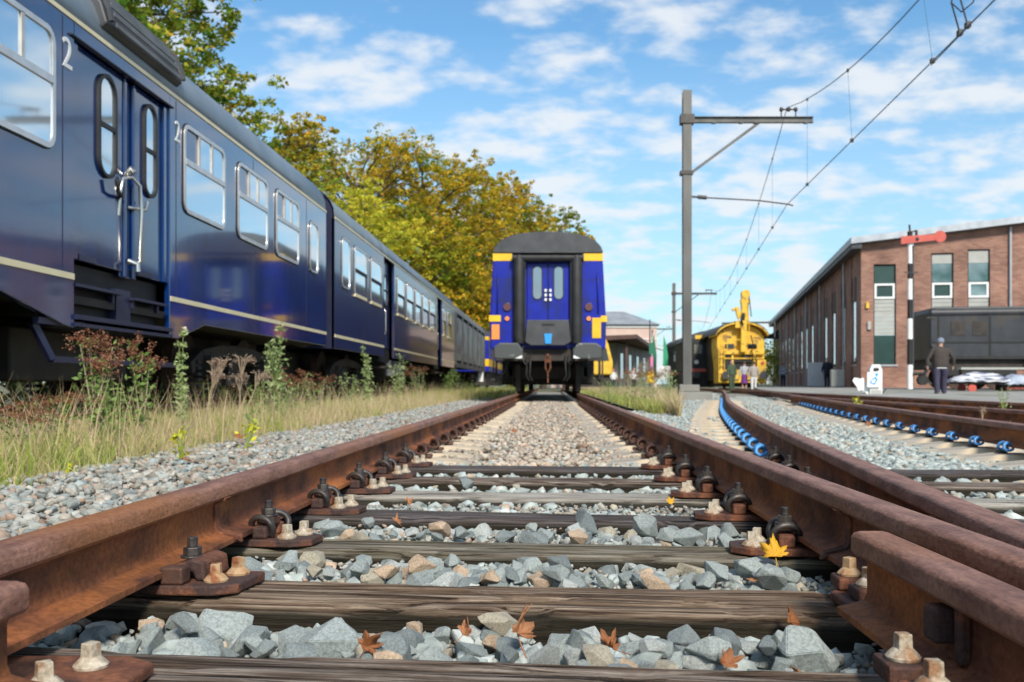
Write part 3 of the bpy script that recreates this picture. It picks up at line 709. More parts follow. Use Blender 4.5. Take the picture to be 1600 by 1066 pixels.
for (x, y, z, s, k, c, r, l) in [
    (-.60, 1.80, -.02, .058, 1, 0, (.9, .1, .4), 'large upright bluish stone in the left end of the nearest gap'),
    (-.585, 1.58, -.012, .052, 4, 0, (.1, .2, 1.2), 'large pale block of stone behind the bone coloured screws'),
    (-.375, 1.64, .002, .062, 7, 0, (.2, -.35, .2), 'big flat topped grey stone standing highest at the left of the nearest gap'),
    (-.385, 1.53, -.014, .050, 2, 1, (.5, .9, .6), 'dark pointed wedge shaped stone at the left of the nearest gap'),
    (-.26, 1.62, -.012, .045, 5, 1, (.2, 1.1, .3), 'dark grey upright stone left of the brown leaf pieces'),
    (.56-.14, 1.60, -.010, .062, 9, 0, (.2, .6, .5), 'large smooth greenish stone at the right end of the nearest gap'),
    (.10, 2.86, .006, .050, 3, 1, (.3, 1.0, .2), 'dark tilted stone standing upright before the dark fourth sleeper'),
    (.28, 2.84, .004, .050, 8, 2, (.7, .2, .9), 'roundish grey stone standing tall right of the tilted one'),
    (-.32, 2.84, -.004, .040, 6, 5, (.2, .3, .9), 'round orange brown stone left of centre before the dark fourth sleeper'),
    (.47, 2.22, .0, .050, 10, 0, (.4, .2, .1), 'tall grey stone beneath the yellow maple leaf'),
    (-.10, 1.80, -.004, .036, 11, 4, (.3, .2, .1), 'small mossy stone against the face of the knotty sleeper'),
    (-.36, 4.10, .0, .036, 3, 1, (.3, .2, .1), 'dark stone lying on the pale bleached sleeper')]:
    stone(x, y, z-(.012 if y < 1.9 else -.004), s, k, c, r, l, None)

# ------------------------------------------------------------------ fallen leaves
MT['leaf_brown'] = mat('leaf_brown', (.30, .10, .035), (.42, .18, .07), 30, .6, 0, .3, 60, transl=.25)
MT['leaf_orange'] = mat('leaf_orange', (.40, .16, .07), (.54, .26, .12), 30, .6, 0, .3, 60, transl=.25)
MT['leaf_yellow'] = mat('leaf_yellow', (.80, .42, .02), (.86, .52, .04), 30, .55, 0, .3, 60, transl=.3)
def maple(seed, curl=.5):
    rd = random.Random(seed); out_ = []
    lob = [(90, 1.0), (45, .86), (135, .88), (5, .62), (175, .62)]
    ang = sorted(lob)
    pts = []
    for i, (a, l) in enumerate(ang):
        pts += [(a-17, l*.62), (a-11, l*.78), (a-6, l*.82), (a, l), (a+6, l*.82), (a+11, l*.78), (a+17, l*.62)]
    pts += [(200, .28), (262, .22), (-82, .22), (-20, .28)]
    pts = sorted(pts, key=lambda t: t[0])
    m = MB(); m.v.append((0, 0, 0)); 
    for f in (.5, 1.0):
        for a, l in pts:
            l *= rd.uniform(.93, 1.05); x = l*f*math.cos(R(a)); y = l*f*math.sin(R(a)); r2_ = x*x+y*y
            m.v.append((x, y, curl*r2_*(.5+.5*math.sin(a*.05+seed))+.10*math.sin(x*5+seed)*f+.14*rd.random()*f))
    n = len(pts)
    for k in range(n):
        j = (k+1) % n; m.f += [(0, 1+k, 1+j), (1+k, 1+n+k, 1+n+j, 1+j)]
    m.tube([(0, 0, 0), (.05, -.5, .1), (.0, -.9, .25)], .025, 5)
    return m
def fallen(x, y, z, s, rot, m, label, seed, curl=.5):
    o = maple(seed, curl).build('fallen_leaf', m, smooth=60); o.location = (x, y, z); o.scale = (s, s, s); o.rotation_euler = rot
    md = o.modifiers.new('Thick', 'SOLIDIFY'); md.thickness = .012
    return tag(o, label, 'leaf', 'fallen leaves')
fallen(-.055, 1.60, .012, .050, (R(68), R(35), R(62)), 'leaf_orange', 'curled orange brown maple leaf standing upright against the knotty sleeper', 1, 1.25)
fallen(-.145, 1.64, .004, .026, (R(60), R(25), R(-50)), 'leaf_orange', 'small orange leaf tip left of the curled maple leaf', 4, .9)
fallen(.505, 2.19, .035, .050, (R(38), R(-8), R(-15)), 'leaf_yellow', 'bright yellow maple leaf on grey stones beside the right rail', 2, .45)
fallen(.10, 1.57, -.004, .035, (R(25), R(10), R(60)), 'leaf_brown', 'dark brown crumpled leaf among stones right of the curled one', 5, .9)
fallen(.27, 1.50, -.010, .030, (R(50), R(30), R(10)), 'leaf_brown', 'brown leaf point sticking up between the right hand stones', 6, .9)
fallen(.425, 1.72, .0, .036, (R(60), R(30), R(50)), 'leaf_brown', 'rust brown leaf under the foot of the right check rail', 7, .6)
fallen(.38, 1.46, -.012, .024, (R(10), R(10), R(90)), 'leaf_orange', 'small flat orange leaf at the near edge of the right stones', 8, .3)
fallen(-.30, 1.58, -.004, .034, (R(80), R(40), R(10)), 'leaf_brown', 'thin brown leaf stalk piece between the dark stones on the left', 9, 1.2)
fallen(-.46, 2.92, .006, .026, (R(30), R(10), R(40)), 'leaf_orange', 'orange leaf near the clip on the fourth sleeper', 10, .8)
fallen(.42, 3.42, .004, .028, (R(40), R(0), R(20)), 'leaf_yellow', 'small yellow leaf right of centre behind the dark fourth sleeper', 11, .4)
fallen(-.50, 3.42, .0, .028, (R(60), R(0), R(70)), 'leaf_orange', 'orange leaf beside the white screw on the pale sleeper', 12, .8)
fallen(.43, 2.06, .006, .018, (R(5), R(0), R(70)), 'leaf_orange', 'tiny orange leaf flake on the top of the knotty sleeper', 13, .3)
fallen(.36, 2.18, .0, .024, (R(60), R(0), R(10)), 'leaf_orange', 'small orange leaf in front of the yellow maple leaf', 14, .6)
fallen(-1.75, 4.7, .05, .040, (R(20), R(0), R(70)), 'leaf_brown', 'brown leaf on the stones at the edge of the left grass', 15, .6)
fallen(-2.15, 6.7, .05, .055, (R(20), R(0), R(20)), 'leaf_brown', 'dark brown leaf at the grass edge below the yellow seedlings', 16, .6)
fallen(-.30, 7.9, .03, .045, (R(30), R(0), R(20)), 'leaf_brown', 'red brown leaf on the pale stones before the coach', 17, .7)
fallen(3.0, 9.2, .03, .05, (R(50), R(0), R(20)), 'leaf_brown', 'red brown leaf between the two rows of blue clips', 18, .7)

# ------------------------------------------------------------------ grass
MT['grass_straw'] = mat('grass_straw', (1, 1, 1), None, rough=.9, spec=.1, transl=.3, island=[(0, (.56, .42, .26)), (.3, (.72, .55, .37)), (.5, (.50, .38, .22)), (.72, (.46, .42, .18)), (.85, (.34, .38, .11)), (1, (.78, .62, .44))])
MT['grass_green'] = mat('grass_green', (1, 1, 1), None, rough=.8, spec=.15, transl=.35, island=[(0, (.20, .30, .05)), (.3, (.36, .44, .09)), (.55, (.50, .48, .16)), (.75, (.64, .50, .27)), (1, (.27, .36, .07))])
def blades(name, pts, hts, wid, m, label, cat='grass', lean=.35):
    n = len(pts); P = np.array(pts); H = np.array(hts); a = rng.uniform(0, 6.28, n); l = rng.normal(0, lean, (n, 2))*H[:, None]
    W = np.stack([np.cos(a), np.sin(a), np.zeros(n)], 1)*(wid*rng.uniform(.6, 1.3, n))[:, None]
    mid = P+np.concatenate([l*.3, (H*.55)[:, None]], 1); top = P+np.concatenate([l, H[:, None]], 1)
    V = np.stack([P-W, P+W, mid+W*.7, mid-W*.7, top+W*.1, top-W*.1], 1).reshape(-1, 3)
    b = np.arange(n)[:, None]*6
    F = np.concatenate([b+np.array([[0, 1, 2, 3]]), b+np.array([[3, 2, 4, 5]])], 0)
    return tag(npmesh(name, V, F, m), label, cat, kind='stuff')
def gpts(n, xf, y0, y1, power, dens=None):
    out_ = []
    while len(out_) < n:
        y = y0+(y1-y0)*rng.random()**power; a, b = xf(y); x = a+(b-a)*rng.random()
        if dens and rng.random() > dens(x, y): continue
        out_.append((x, y, 0))
    return out_
straw = lambda x, y: .15+.85*max(0, min(1, .5+1.6*noise.noise(Vector((x*.9, y*.5, 5)))+.25*(y > 7)-.35*(y < 6)))
green = lambda x, y: max(0.04, min(1, .5-1.6*noise.noise(Vector((x*.9, y*.5, 5)))-.55*(y > 7)+.3*(y < 5)))
G = gpts(46000, lambda y: (-4.9, -2.12+.1*math.sin(y*2)), 3.2, 40, 1.6, straw); zv = [vergez(p[0], p[1]) for p in G]
blades('grass', [(p[0], p[1], z-.01) for p, z in zip(G, zv)], rng.uniform(.06, .22, len(G))*np.array([min(1, .35+(-2.12-p[0])*1.3) for p in G]), .0035, 'grass_straw', 'dry straw coloured grass on the strip beside the navy train')
G = gpts(22000, lambda y: (-4.9, -2.16+.1*math.sin(y*2)), 3.2, 40, 1.6, green); zv = [vergez(p[0], p[1]) for p in G]
blades('grass', [(p[0], p[1], z-.01) for p, z in zip(G, zv)], rng.uniform(.05, .22, len(G))*np.array([min(1, .35+(-2.12-p[0])*1.3) for p in G]), .0042, 'grass_green', 'green grass on the strip beside the navy train')
G = gpts(2600, lambda y: (-4.4, -2.35), 3.4, 34, 1.5)
blades('grass', [(p[0], p[1], -.02) for p in G], rng.uniform(.22, .52, len(G)), .0028, 'grass_straw', 'taller dry stalks standing out of the grass beside the navy train', lean=.28)
G = gpts(9000, lambda y: (max(1.62, min(1.75, 1.9)), max(1.8, min(xl2(y)-1.3, 5))), 13.5, 55, 1.4, lambda x, y: .4+.6*(x > 2))
blades('grass', [(p[0], p[1], -.04) for p in G], rng.uniform(.10, .40, len(G)), .007, 'grass_straw', 'brown dry grass around the foot of the tall mast')
G = gpts(9000, lambda y: (1.5, max(1.7, min(xl2(y)-1.2, 5))), 14.5, 60, 1.3)
blades('grass', [(p[0], p[1], -.04) for p in G], rng.uniform(.06, .26, len(G)), .008, 'grass_green', 'green grass between the coach and the tall mast')
G = gpts(3500, lambda y: (-4.6, -1.5), 26, 70, 1.2)
blades('grass', [(p[0], p[1], -.04) for p in G], rng.uniform(.1, .35, len(G)), .010, 'grass_green', 'green grass left of the blue and yellow coach')
G = gpts(900, lambda y: (xl2(y)+1.75, xn3(y)+2.5), 5, 20, 1.3, lambda x, y: max(0, noise.noise(Vector((x*2, y*2, 9)))*2))
blades('grass', [(p[0], p[1], -.03) for p in G], rng.uniform(.04, .16, len(G)), .004, 'grass_green', 'sparse green tufts along the yard track')

# ------------------------------------------------------------------ weeds
def leafmat(name, isl, tr=.3): MT[name] = mat(name, (1, 1, 1), None, rough=.65, transl=tr, island=isl)
leafmat('wd_green', [(0, (.10, .20, .04)), (.5, (.19, .30, .07)), (1, (.28, .38, .12))])
leafmat('wd_pale', [(0, (.22, .32, .10)), (.5, (.34, .42, .17)), (1, (.44, .50, .26))])
leafmat('wd_rust', [(0, (.16, .06, .03)), (.5, (.30, .12, .06)), (1, (.38, .20, .12))])
leafmat('wd_dry', [(0, (.26, .17, .12)), (.5, (.38, .26, .19)), (1, (.46, .34, .26))])
leafmat('wd_yellow', [(0, (.50, .52, .03)), (.5, (.80, .70, .03)), (1, (.35, .45, .06))])
def clumpleaf(pts, sz, asp=.45):     # small folded leaves round given points
    V = []; F = []; 
    for (p, s) in zip(pts, sz):
        d = rng.normal(size=3); d /= np.linalg.norm(d); e = np.cross(d, rng.normal(size=3)); e /= np.linalg.norm(e); nrm = np.cross(d, e)
        b = len(V)
        V += [p-d*s, p+e*s*asp+nrm*s*.15, p+d*s, p-e*s*asp+nrm*s*.15]; F.append((b, b+1, b+2, b+3))
    return np.array(V), np.array(F)
def weed(name, x, y, h, wd, kind, label, n=170, stems=4, lean=0, seed=0):
    rd = random.Random(seed+int(x*100)+int(y*37)); root = thing(name, label, 'plant', (x, y, -.03), group='tall weeds beside the tracks')
    m = MB(); tips = []
    for s in range(stems):
        a = rd.uniform(0, 6.28); r_ = wd*rd.uniform(.2, .9)*.5; hh = h*rd.uniform(.72, 1.0) if s else h
        pts = [(0, 0, 0), (r_*.4*math.cos(a)+lean*hh*.3, r_*.4*math.sin(a), hh*.45), (r_*math.cos(a)+lean*hh*.8, r_*math.sin(a), hh)]
        P_ = [Vector(pts[0]).lerp(Vector(pts[1]), t/4) for t in range(4)]+[Vector(pts[1]).lerp(Vector(pts[2]), t/5) for t in range(6)]
        m.tube(P_, [.006*(1-.06*k) for k in range(len(P_))], 5); tips.append(P_)
        if kind == 'umbel':
            t = P_[-1]
            for q in range(9):
                aa = q*.7; e = t+Vector((math.cos(aa)*wd*.35, math.sin(aa)*wd*.35, rd.uniform(.05, .12)*h)); m.tube([P_[-3], t.lerp(e, .5)+Vector((0, 0, .01)), e], .0025, 4)
    m.build('stem', 'stem_dry' if kind in ('umbel', 'rust') else 'stem_g', root)
    pts = []; sz = []; heads = []; hs = []
    for P_ in tips:
        for _ in range(n//stems):
            t = rd.random()**(.8) if kind != 'umbel' else rd.uniform(0, .5); q = P_[min(len(P_)-1, int(t*len(P_)))]
            sp = wd*.42*(1-.75*t)+.012
            p = np.array(q)+rng.normal(size=3)*sp*np.array([.5, .5, .35]); pts.append(p); sz.append(rng.uniform(.012, .032)*(h/.8)**.5*(2.4 if kind == 'yellow' else 1))
        if kind in ('umbel', 'rust'):
            subs = [rng.normal(size=3)*np.array([wd*.20, wd*.20, h*.045]) for _ in range(7)]
            for _ in range(260):
                q = np.array(P_[-1]); d = subs[rng.integers(7)]+rng.normal(size=3)*np.array([wd*.055, wd*.055, h*.022]); heads.append(q+d+np.array([0, 0, h*.02])); hs.append(rng.uniform(.004, .009)*(h/.7)**.5)
    if kind != 'umbel':
        V, F = clumpleaf(pts, sz); npmesh('leaves', V, F, {'green': 'wd_green', 'pale': 'wd_pale', 'rust': 'wd_green', 'yellow': 'wd_yellow'}[kind], root)
    if heads:
        V, F = clumpleaf(heads, hs, .8); npmesh('seed_head', V, F, 'wd_rust' if kind == 'rust' else 'wd_dry', root)['kind'] = 'stuff'
    return root
def wx(pxx, y): return (pxx-861)/1520*y
W = [('weed', 18, 5.6, .30, .32, 'rust', 'low rusty seed heads at the left edge under the navy train', 260, 6),
     ('weed', 70, 6.0, .34, .40, 'rust', 'broad rusty brown weed left of the train door', 300, 7),
     ('weed', 152, 6.7, .72, .30, 'rust', 'tall bushy weed with brown seed heads below the train door', 520, 8),
     ('weed', 222, 7.2, .72, .24, 'rust', 'tall weed with red brown umbels and round green leaves', 380, 5),
     ('weed', 190, 6.5, .42, .26, 'green', 'shorter green weed between the two red brown ones', 260, 5),
     ('weed', 283, 8.0, .85, .13, 'pale', 'slim feathery green weed right of the train door', 380, 2),
     ('dry_umbel', 318, 8.9, .62, .22, 'umbel', 'dry pale umbel leaning before the bogie, left one', 60, 3),
     ('dry_umbel', 374, 9.2, .64, .26, 'umbel', 'dry pinkish umbel leaning before the bogie, right one', 60, 3),
     ('weed', 432, 11.0, 1.05, .42, 'pale', 'tall pale green bushy weed before the second coach end', 800, 6),
     ('weed', 408, 10.4, .45, .3, 'green', 'low green shrubby weed beside the tall pale one', 200, 4),
     ('weed', 462, 12.0, .55, .42, 'rust', 'rust red seedy weed right of the tall pale one', 360, 6),
     ('weed', 495, 13.5, .5, .45, 'rust', 'low russet weed thicket between the two coaches', 320, 6),
     ('weed', 545, 15.5, .6, .4, 'pale', 'yellowish weed below the second coach', 240, 5),
     ('weed', 577, 16.6, 1.05, .34, 'pale', 'tall slender pale weed below the second coach', 420, 3),
     ('weed', 622, 20, 1.0, .5, 'pale', 'tall pale weed right of the slender one', 420, 4),
     ('weed', 655, 24, .8, .6, 'rust', 'brownish weed clump near the dark door of the second coach', 300, 5),
     ('weed', 700, 30, .9, .9, 'green', 'green bush of weeds before the grey wagon', 600, 6),
     ('weed', 745, 34, .5, 1.4, 'green', 'low green weed patch near the end of the grey wagon', 500, 7),
     ('seedling', 283, 5.6, .20, .10, 'yellow', 'small yellow leaved seedling in the left grass', 22, 2),
     ('seedling', 385, 6.7, .17, .22, 'yellow', 'bright yellow leaved seedling at the stone edge', 34, 3),
     ('seedling', 393, 7.2, .28, .16, 'green', 'green seedling behind the yellow one', 60, 3),
     ('seedling', 112, 4.75, .06, .05, 'yellow', 'tiny yellow leaf sprout at the left stone edge', 8, 1),
     ('weed', 1018, 17, .75, .55, 'rust', 'brown weeds left of the tall mast', 420, 7),
     ('weed', 990, 19, .65, .6, 'rust', 'russet weeds between the coach and the tall mast', 380, 7),
     ('weed', 1045, 21, .7, .5, 'pale', 'pale green weeds just left of the tall mast', 380, 6),
     ('weed', 955, 22, .5, .7, 'green', 'green weeds beside the right wheels of the coach', 360, 6),
     ('weed', 1340, 13.2, .25, .25, 'yellow', 'yellow green sprout by the yard rail near the white signal', 40, 4),
     ('weed', 1570, 12.2, .42, .3, 'pale', 'pale green weeds by the yard at the right edge', 90, 4),
     ('weed', 1532, 7.8, .22, .07, 'umbel', 'dry straw stalk beside the yard rail', 20, 2),
     ('weed', 1594, 7.4, .13, .2, 'green', 'small green weed at the right edge by the yard rail', 60, 4)]
for i, (nme, pxx, y, h, wd, kind, lb, n, st) in enumerate(W):
    weed(nme, wx(pxx, y), y, h+.02, wd, kind, lb, n, st, lean=(.25 if kind == 'umbel' and pxx < 500 else 0), seed=i)

# ------------------------------------------------------------------ trees
def treemat(name, isl): MT[name] = mat(name, (1, 1, 1), None, c3=((.34, .60, .55) if name != 't_yellow' else (.72, .85, .8)), s3=.30, r3=(.46, .60), rough=.65, spec=.2, transl=.42, island=[(p, tuple(min(.85, v*1.75) for v in c)) for p, c in isl])
treemat('t_green', [(0, (.07, .12, .015)), (.3, (.15, .20, .02)), (.6, (.23, .26, .03)), (.85, (.32, .27, .03)), (1, (.38, .22, .04))])
treemat('t_mixed', [(0, (.10, .11, .02)), (.25, (.24, .22, .02)), (.5, (.42, .30, .025)), (.75, (.54, .32, .03)), (1, (.56, .22, .03))])
treemat('t_yellow', [(0, (.30, .28, .03)), (.3, (.46, .38, .03)), (.6, (.58, .42, .04)), (.85, (.30, .32, .04)), (1, (.62, .34, .06))])
treemat('t_olive', [(0, (.09, .12, .01)), (.3, (.22, .21, .015)), (.6, (.38, .28, .02)), (.85, (.50, .30, .025)), (1, (.56, .22, .025))])
def tree(x, y, h, cr, m, label, n=15000, ls=.16, base=.22, gap=0, seed=1, bare=0):
    n = int(n*1.5); ls *= .84
    rd = random.Random(seed); root = thing('deciduous_tree', label, 'tree', (x, y, -.1), group='autumn trees behind the navy train')
    t = MB(); top = Vector((rd.uniform(-.5, .5), rd.uniform(-.5, .5), h*.80))
    tp = [Vector((0, 0, 0)).lerp(top, k/6)+Vector((rd.uniform(-.15, .15), rd.uniform(-.15, .15), 0))*(k > 0) for k in range(7)]
    t.tube(tp, [h*.020*(1-.12*k) for k in range(7)], 8); t.build('trunk', 'bark', root, smooth=60)
    lm = MB(); cl = []
    for k in range(26 if not bare else 34):
        z = base+.04+(.74-base)*(k/26)**.9 if k < 26 else rd.uniform(.5, .75); p = Vector((0, 0, 0)).lerp(top, z/.80); a = k*2.4+rd.uniform(-.4, .4)
        zz_ = (z-base)/(1-base); rr_ = cr*rd.uniform(.7, 1.05)*math.sqrt(max(.08, 1-(zz_*1.15-.25)**2*1.1))
        e = p+Vector((math.cos(a)*rr_, math.sin(a)*rr_, h*rd.uniform(.08, .20))); mid = p.lerp(e, .5)+Vector((0, 0, h*.03))
        lm.tube([p, mid, e], [h*.006, h*.004, h*.0012], 5); cl += [(mid, .9), (e, 1.0), (p.lerp(e, .75), 1.0)]
        for q in range(4):
            f = e+Vector((rd.uniform(-1, 1), rd.uniform(-1, 1), rd.uniform(-.3, .9)))*cr*.32; lm.tube([mid.lerp(e, .5), e.lerp(f, .5), f], h*.0011, 4); cl.append((f, .7))
    cl.append((top+Vector((0, 0, h*.10)), 1.0)); cl.append((top, 1.0))
    lm.build('limbs', 'bark', root)
    cent = np.array([c[0][:] for c in cl]); rad = np.array([c[1] for c in cl])*cr*.23
    if gap:
        keep = rng.random(len(cl)) > gap; cent = cent[keep]; rad = rad[keep]
    # secondary lumps give light and dark clumps with holes
    k2 = 7; sub = np.repeat(cent, k2, 0)+rng.normal(size=(len(cent)*k2, 3))*np.repeat(rad, k2)[:, None]*np.array([.75, .75, .6]); sr = np.repeat(rad, k2)*rng.uniform(.22, .42, len(sub))
    idx = rng.integers(len(sub), size=n); d = rng.normal(size=(n, 3)); d /= np.linalg.norm(d, axis=1)[:, None]
    P = sub[idx]+d*(sr[idx]*rng.uniform(.35, 1.1, n))[:, None]*np.array([1.15, 1.15, .75])
    u = rng.normal(size=(n, 3)); u[:, 2] *= .6; u /= np.linalg.norm(u, axis=1)[:, None]; v = np.cross(u, rng.normal(size=(n, 3))); v /= np.linalg.norm(v, axis=1)[:, None]
    s = (ls*rng.uniform(.5, 1.15, n))[:, None]; w_ = np.cross(u, v)*s*.22
    V = np.stack([P-u*s, P+v*s*.55+w_, P+u*s, P-v*s*.55+w_], 1).reshape(-1, 3); F = np.arange(n*4).reshape(n, 4)
    npmesh('crown', V, F, m, root)
    return root
T = [(-14.5, 30, 18.5, 4.4, 't_green', 'big green tree at the top left behind the train roof', 34000, .12, .2, 0),
     (-14.6, 22, 18.0, 4.6, 't_green', 'green tree at the upper left corner behind the roof vent', 15000, .15, .25, 0),
     (-12.9, 43, 13.9, 2.9, 't_mixed', 'orange tinged thin tree right of the big green one', 14000, .12, .25, .15),
     (-15.0, 50, 13.0, 3.8, 't_green', 'green brown tree behind the thin orange one', 12000, .15, .22, .1),
     (-11.1, 52, 11.6, 2.7, 't_yellow', 'yellow leaved tree above the joint of the two coaches', 13000, .12, .2, .1),
     (-12.6, 64, 17.6, 4.0, 't_mixed', 'tall thin crowned tree with bare twigs at its top', 11000, .14, .25, .3),
     (-11.0, 60, 12.4, 3.4, 't_yellow', 'bright yellow green tree low behind the second coach', 12000, .14, .15, 0),
     (-9.3, 70, 18.6, 5.0, 't_olive', 'largest olive and gold tree in the middle of the row', 36000, .14, .15, 0),
     (-9.0, 64, 12.5, 3.8, 't_olive', 'olive tree in front of the largest one', 18000, .14, .12, 0),
     (-6.3, 81, 19.2, 4.8, 't_mixed', 'orange brown round crowned tree right of the largest one', 30000, .15, .12, 0),
     (-3.6, 93, 19.6, 4.8, 't_olive', 'olive green tree left above the coach roof', 26000, .16, .12, 0),
     (-6.0, 76, 10.5, 4.0, 't_olive', 'low olive tree just left of the coach', 16000, .15, .1, 0),
     (-.9, 106, 20.2, 4.6, 't_mixed', 'golden brown tree behind the coach roof', 22000, .18, .12, 0),
     (1.8, 122, 20.2, 3.4, 't_green', 'last green tree, showing right above the coach roof', 12000, .19, .12, .1)]
for i, (x, y, h, cr, m, lb, n, ls, base, gap) in enumerate(T):
    tree(x, y, h, cr, m, lb, n, ls, base, gap, seed=i+3, bare=(i == 5))
def shrub(x, y, h, wd, n, m, lb):
    root = thing('shrub', lb, 'shrub', (x, y, -.1), group='bushes behind the train')
    t = MB()
    for k in range(5): a = k*1.3; t.tube([(0, 0, 0), (math.cos(a)*wd*.3, math.sin(a)*wd*.3, h*.7)], [.06, .02], 5)
    t.build('stem', 'bark', root)
    cc = rng.uniform(-1, 1, (60, 3))*np.array([wd, wd*.6, h*.42])+np.array([0, 0, h*.55]); i = rng.integers(60, size=n); P = cc[i]+rng.normal(size=(n, 3))*h*.10
    u = rng.normal(size=(n, 3)); u /= np.linalg.norm(u, axis=1)[:, None]; v = np.cross(u, rng.normal(size=(n, 3))); v /= np.linalg.norm(v, axis=1)[:, None]; s = .17
    V = np.stack([P-u*s, P+v*s*.6, P+u*s, P-v*s*.6], 1).reshape(-1, 3); npmesh('foliage', V, np.arange(n*4).reshape(n, 4), m, root)
shrub(-13, 34, 5.5, 3.2, 5000, 't_green', 'dark green bush glimpsed behind the second coach')
shrub(-12, 56, 6, 4, 6000, 't_olive', 'olive bush behind the grey wagon')
shrub(-9, 74, 6.5, 4, 6000, 't_olive', 'olive bush right behind the end of the grey wagon')
shrub(-5.5, 84, 6.5, 4, 6000, 't_green', 'dark bush just left of the blue and yellow coach')
shrub(24.5, 104, 5, 2.0, 1600, 't_green', 'small green bush in the gap between crane and brick shed')
shrub(27.0, 118, 4.4, 2.2, 1600, 't_olive', 'olive bush behind the small green one by the shed')

# ------------------------------------------------------------------ navy train on the left
SX = -3.95                                  # its near side
def yy(p): return 1520*3.95/(861-p)
def side_window(root, y0, y1, z0, z1, kind, r=.14):
    if kind == 'door':       # tall narrow pane with round ends, black rubber seal
        f = MB().ring(rrect(y0, y1, z0, z1, (y1-y0)/2*.98, 6), rrect(y0+.035, y1-.035, z0+.035, z1-.035, (y1-y0)/2*.9-.03, 6), 'X', -.004, .024).build('window', 'rubber', root, smooth=40)
        MB().prism(rrect(y0+.03, y1-.03, z0+.03, z1-.03, (y1-y0)/2*.9-.03, 6), 'X', -.004, .006).build('pane', 'glass', f)
        MB().box(.006, .020, y0+.03, y1-.03, (z0+z1)/2-.02, (z0+z1)/2+.02).build('glazing_bar', 'rubber', f)
        return f
    f = MB().ring(rrect(y0-.012, y1+.012, z0-.012, z1+.012, r+.01), rrect(y0, y1, z0, z1, r), 'X', -.004, .010).build('window', 'rubber', root, smooth=40)
    w_ = .045 if kind != 'plain' else .028
    MB().ring(rrect(y0, y1, z0, z1, r), rrect(y0+w_, y1-w_, z0+w_, z1-w_, max(.02, r-w_)), 'X', -.004, .022).build('frame', 'alu', f, smooth=40)
    if kind == 'big':
        zt = z0+(z1-z0)*.57; tw = (y1-y0-.09)/3
        MB().box(-.003, .012, y0+.03, y1-.03, z0+.03, zt).build('pane', 'glass', f)
        MB().box(.0, .026, y0+.04, y1-.04, zt-.03, zt+.035).build('transom', 'alu', f, bev=.004)
        for k in range(3):
            MB().box(-.003, .008 if k else -.001, y0+.04+k*tw, y0+.04+(k+1)*tw, zt+.03, z1-.035).build('pane', 'glass' if k else 'glass_dark', f)
            if k: MB().box(.0, .022, y0+.045+k*tw-.022, y0+.045+k*tw+.022, zt+.034, z1-.04).build('mullion', 'alu_dull', f)
    elif kind == 'half':
        zt = z0+(z1-z0)*.52
        MB().box(-.003, .010, y0+.03, y1-.03, z0+.03, z1-.03).build('pane', 'glass', f)
        MB().box(.0, .028, y0+.03, y1-.03, zt-.035, zt+.03).build('transom', 'black', f)
        MB().box(.0, .024, y1-.09, y1-.04, z0+.04, zt).build('jamb', 'black', f)
        MB().box(.0, .030, y0+.02, y1-.02, z0-.02, z0+.045).build('sill', 'cream', f)
    else:
        MB().box(-.003, .008, y0+.02, y1-.02, z0+.02, z1-.02).build('pane', 'glass', f)
    return f
def roofprof(w=1.40, z0=3.42, ztop=4.23, n=18):
    p = []
    for k in range(n+1):
        a = math.pi*k/n; c = math.cos(a); s_ = math.sin(a)
        p.append((w*math.copysign(abs(c)**.85, c), z0+(ztop-z0)*s_**.80))
    return p
def bogie(root, y, name='bogie', xside=0.0, sp=2.4):
    # local: x=0 is the near body side; bogie sits inboard
    b = bpy.data.objects.new(name, None); C.objects.link(b); b.parent = root
    fr = MB()
    for s in (-.40, -2.40):
        P_ = [(s+xside, y-1.75, .62), (s+xside, y-1.35, .78), (s+xside, y-.7, .86), (s+xside, y, .88), (s+xside, y+.7, .86), (s+xside, y+1.35, .78), (s+xside, y+1.75, .62)]
        for a, c in zip(P_, P_[1:]): fr.bar(a, c, .12, .16)
        fr.box(s-.05+xside, s+.06+xside, y-.5, y+.5, .40, .55)
        for t in (-sp/2, sp/2):
            for k in range(6): fr.box(s-.09+xside, s+.09+xside, y+t-.42+.0, y+t-.28, .30+k*.075, .345+k*.075); fr.box(s-.09+xside, s+.09+xside, y+t+.28, y+t+.42, .30+k*.075, .345+k*.075)
    fr.box(-2.4+xside, -.4+xside, y-.2, y+.2, .5, .8)
    fr.build('bogie_frame', 'under', b, bev=.01)
    for t in (-sp/2, sp/2):
        wm = MB()
        for s in (-.70, -2.13): wm.cyl((s-.065+xside, y+t, .18+.46), .46, .13, 28, 'X'); wm.cyl((s-.09+xside, y+t, .64), .10, .18, 12, 'X')
        wm.cyl((-2.3+xside, y+t, .64), .07, 1.8, 10, 'X'); wm.build('wheelset', 'under_brown', b, smooth=30)
        for s in (-.38, -2.5): MB().box(s-.10+xside, s+.14+xside, y+t-.15, y+t+.15, .50, .78).cyl((s+.13+xside, y+t, .64), .10, .05, 14, 'X').build('axle_box', 'under', b, bev=.015)
    return b
def handrail(root, y, z0, z1, off=.0, m='chrome'):
    P_ = [(off, y, z0), (off+.07, y, z0+.02), (off+.085, y, z0+.08), (off+.085, y, z1-.08), (off+.07, y, z1-.02), (off, y, z1)]
    return MB().tube(P_, .018, 8).build('grab_rail', m, root, smooth=60)

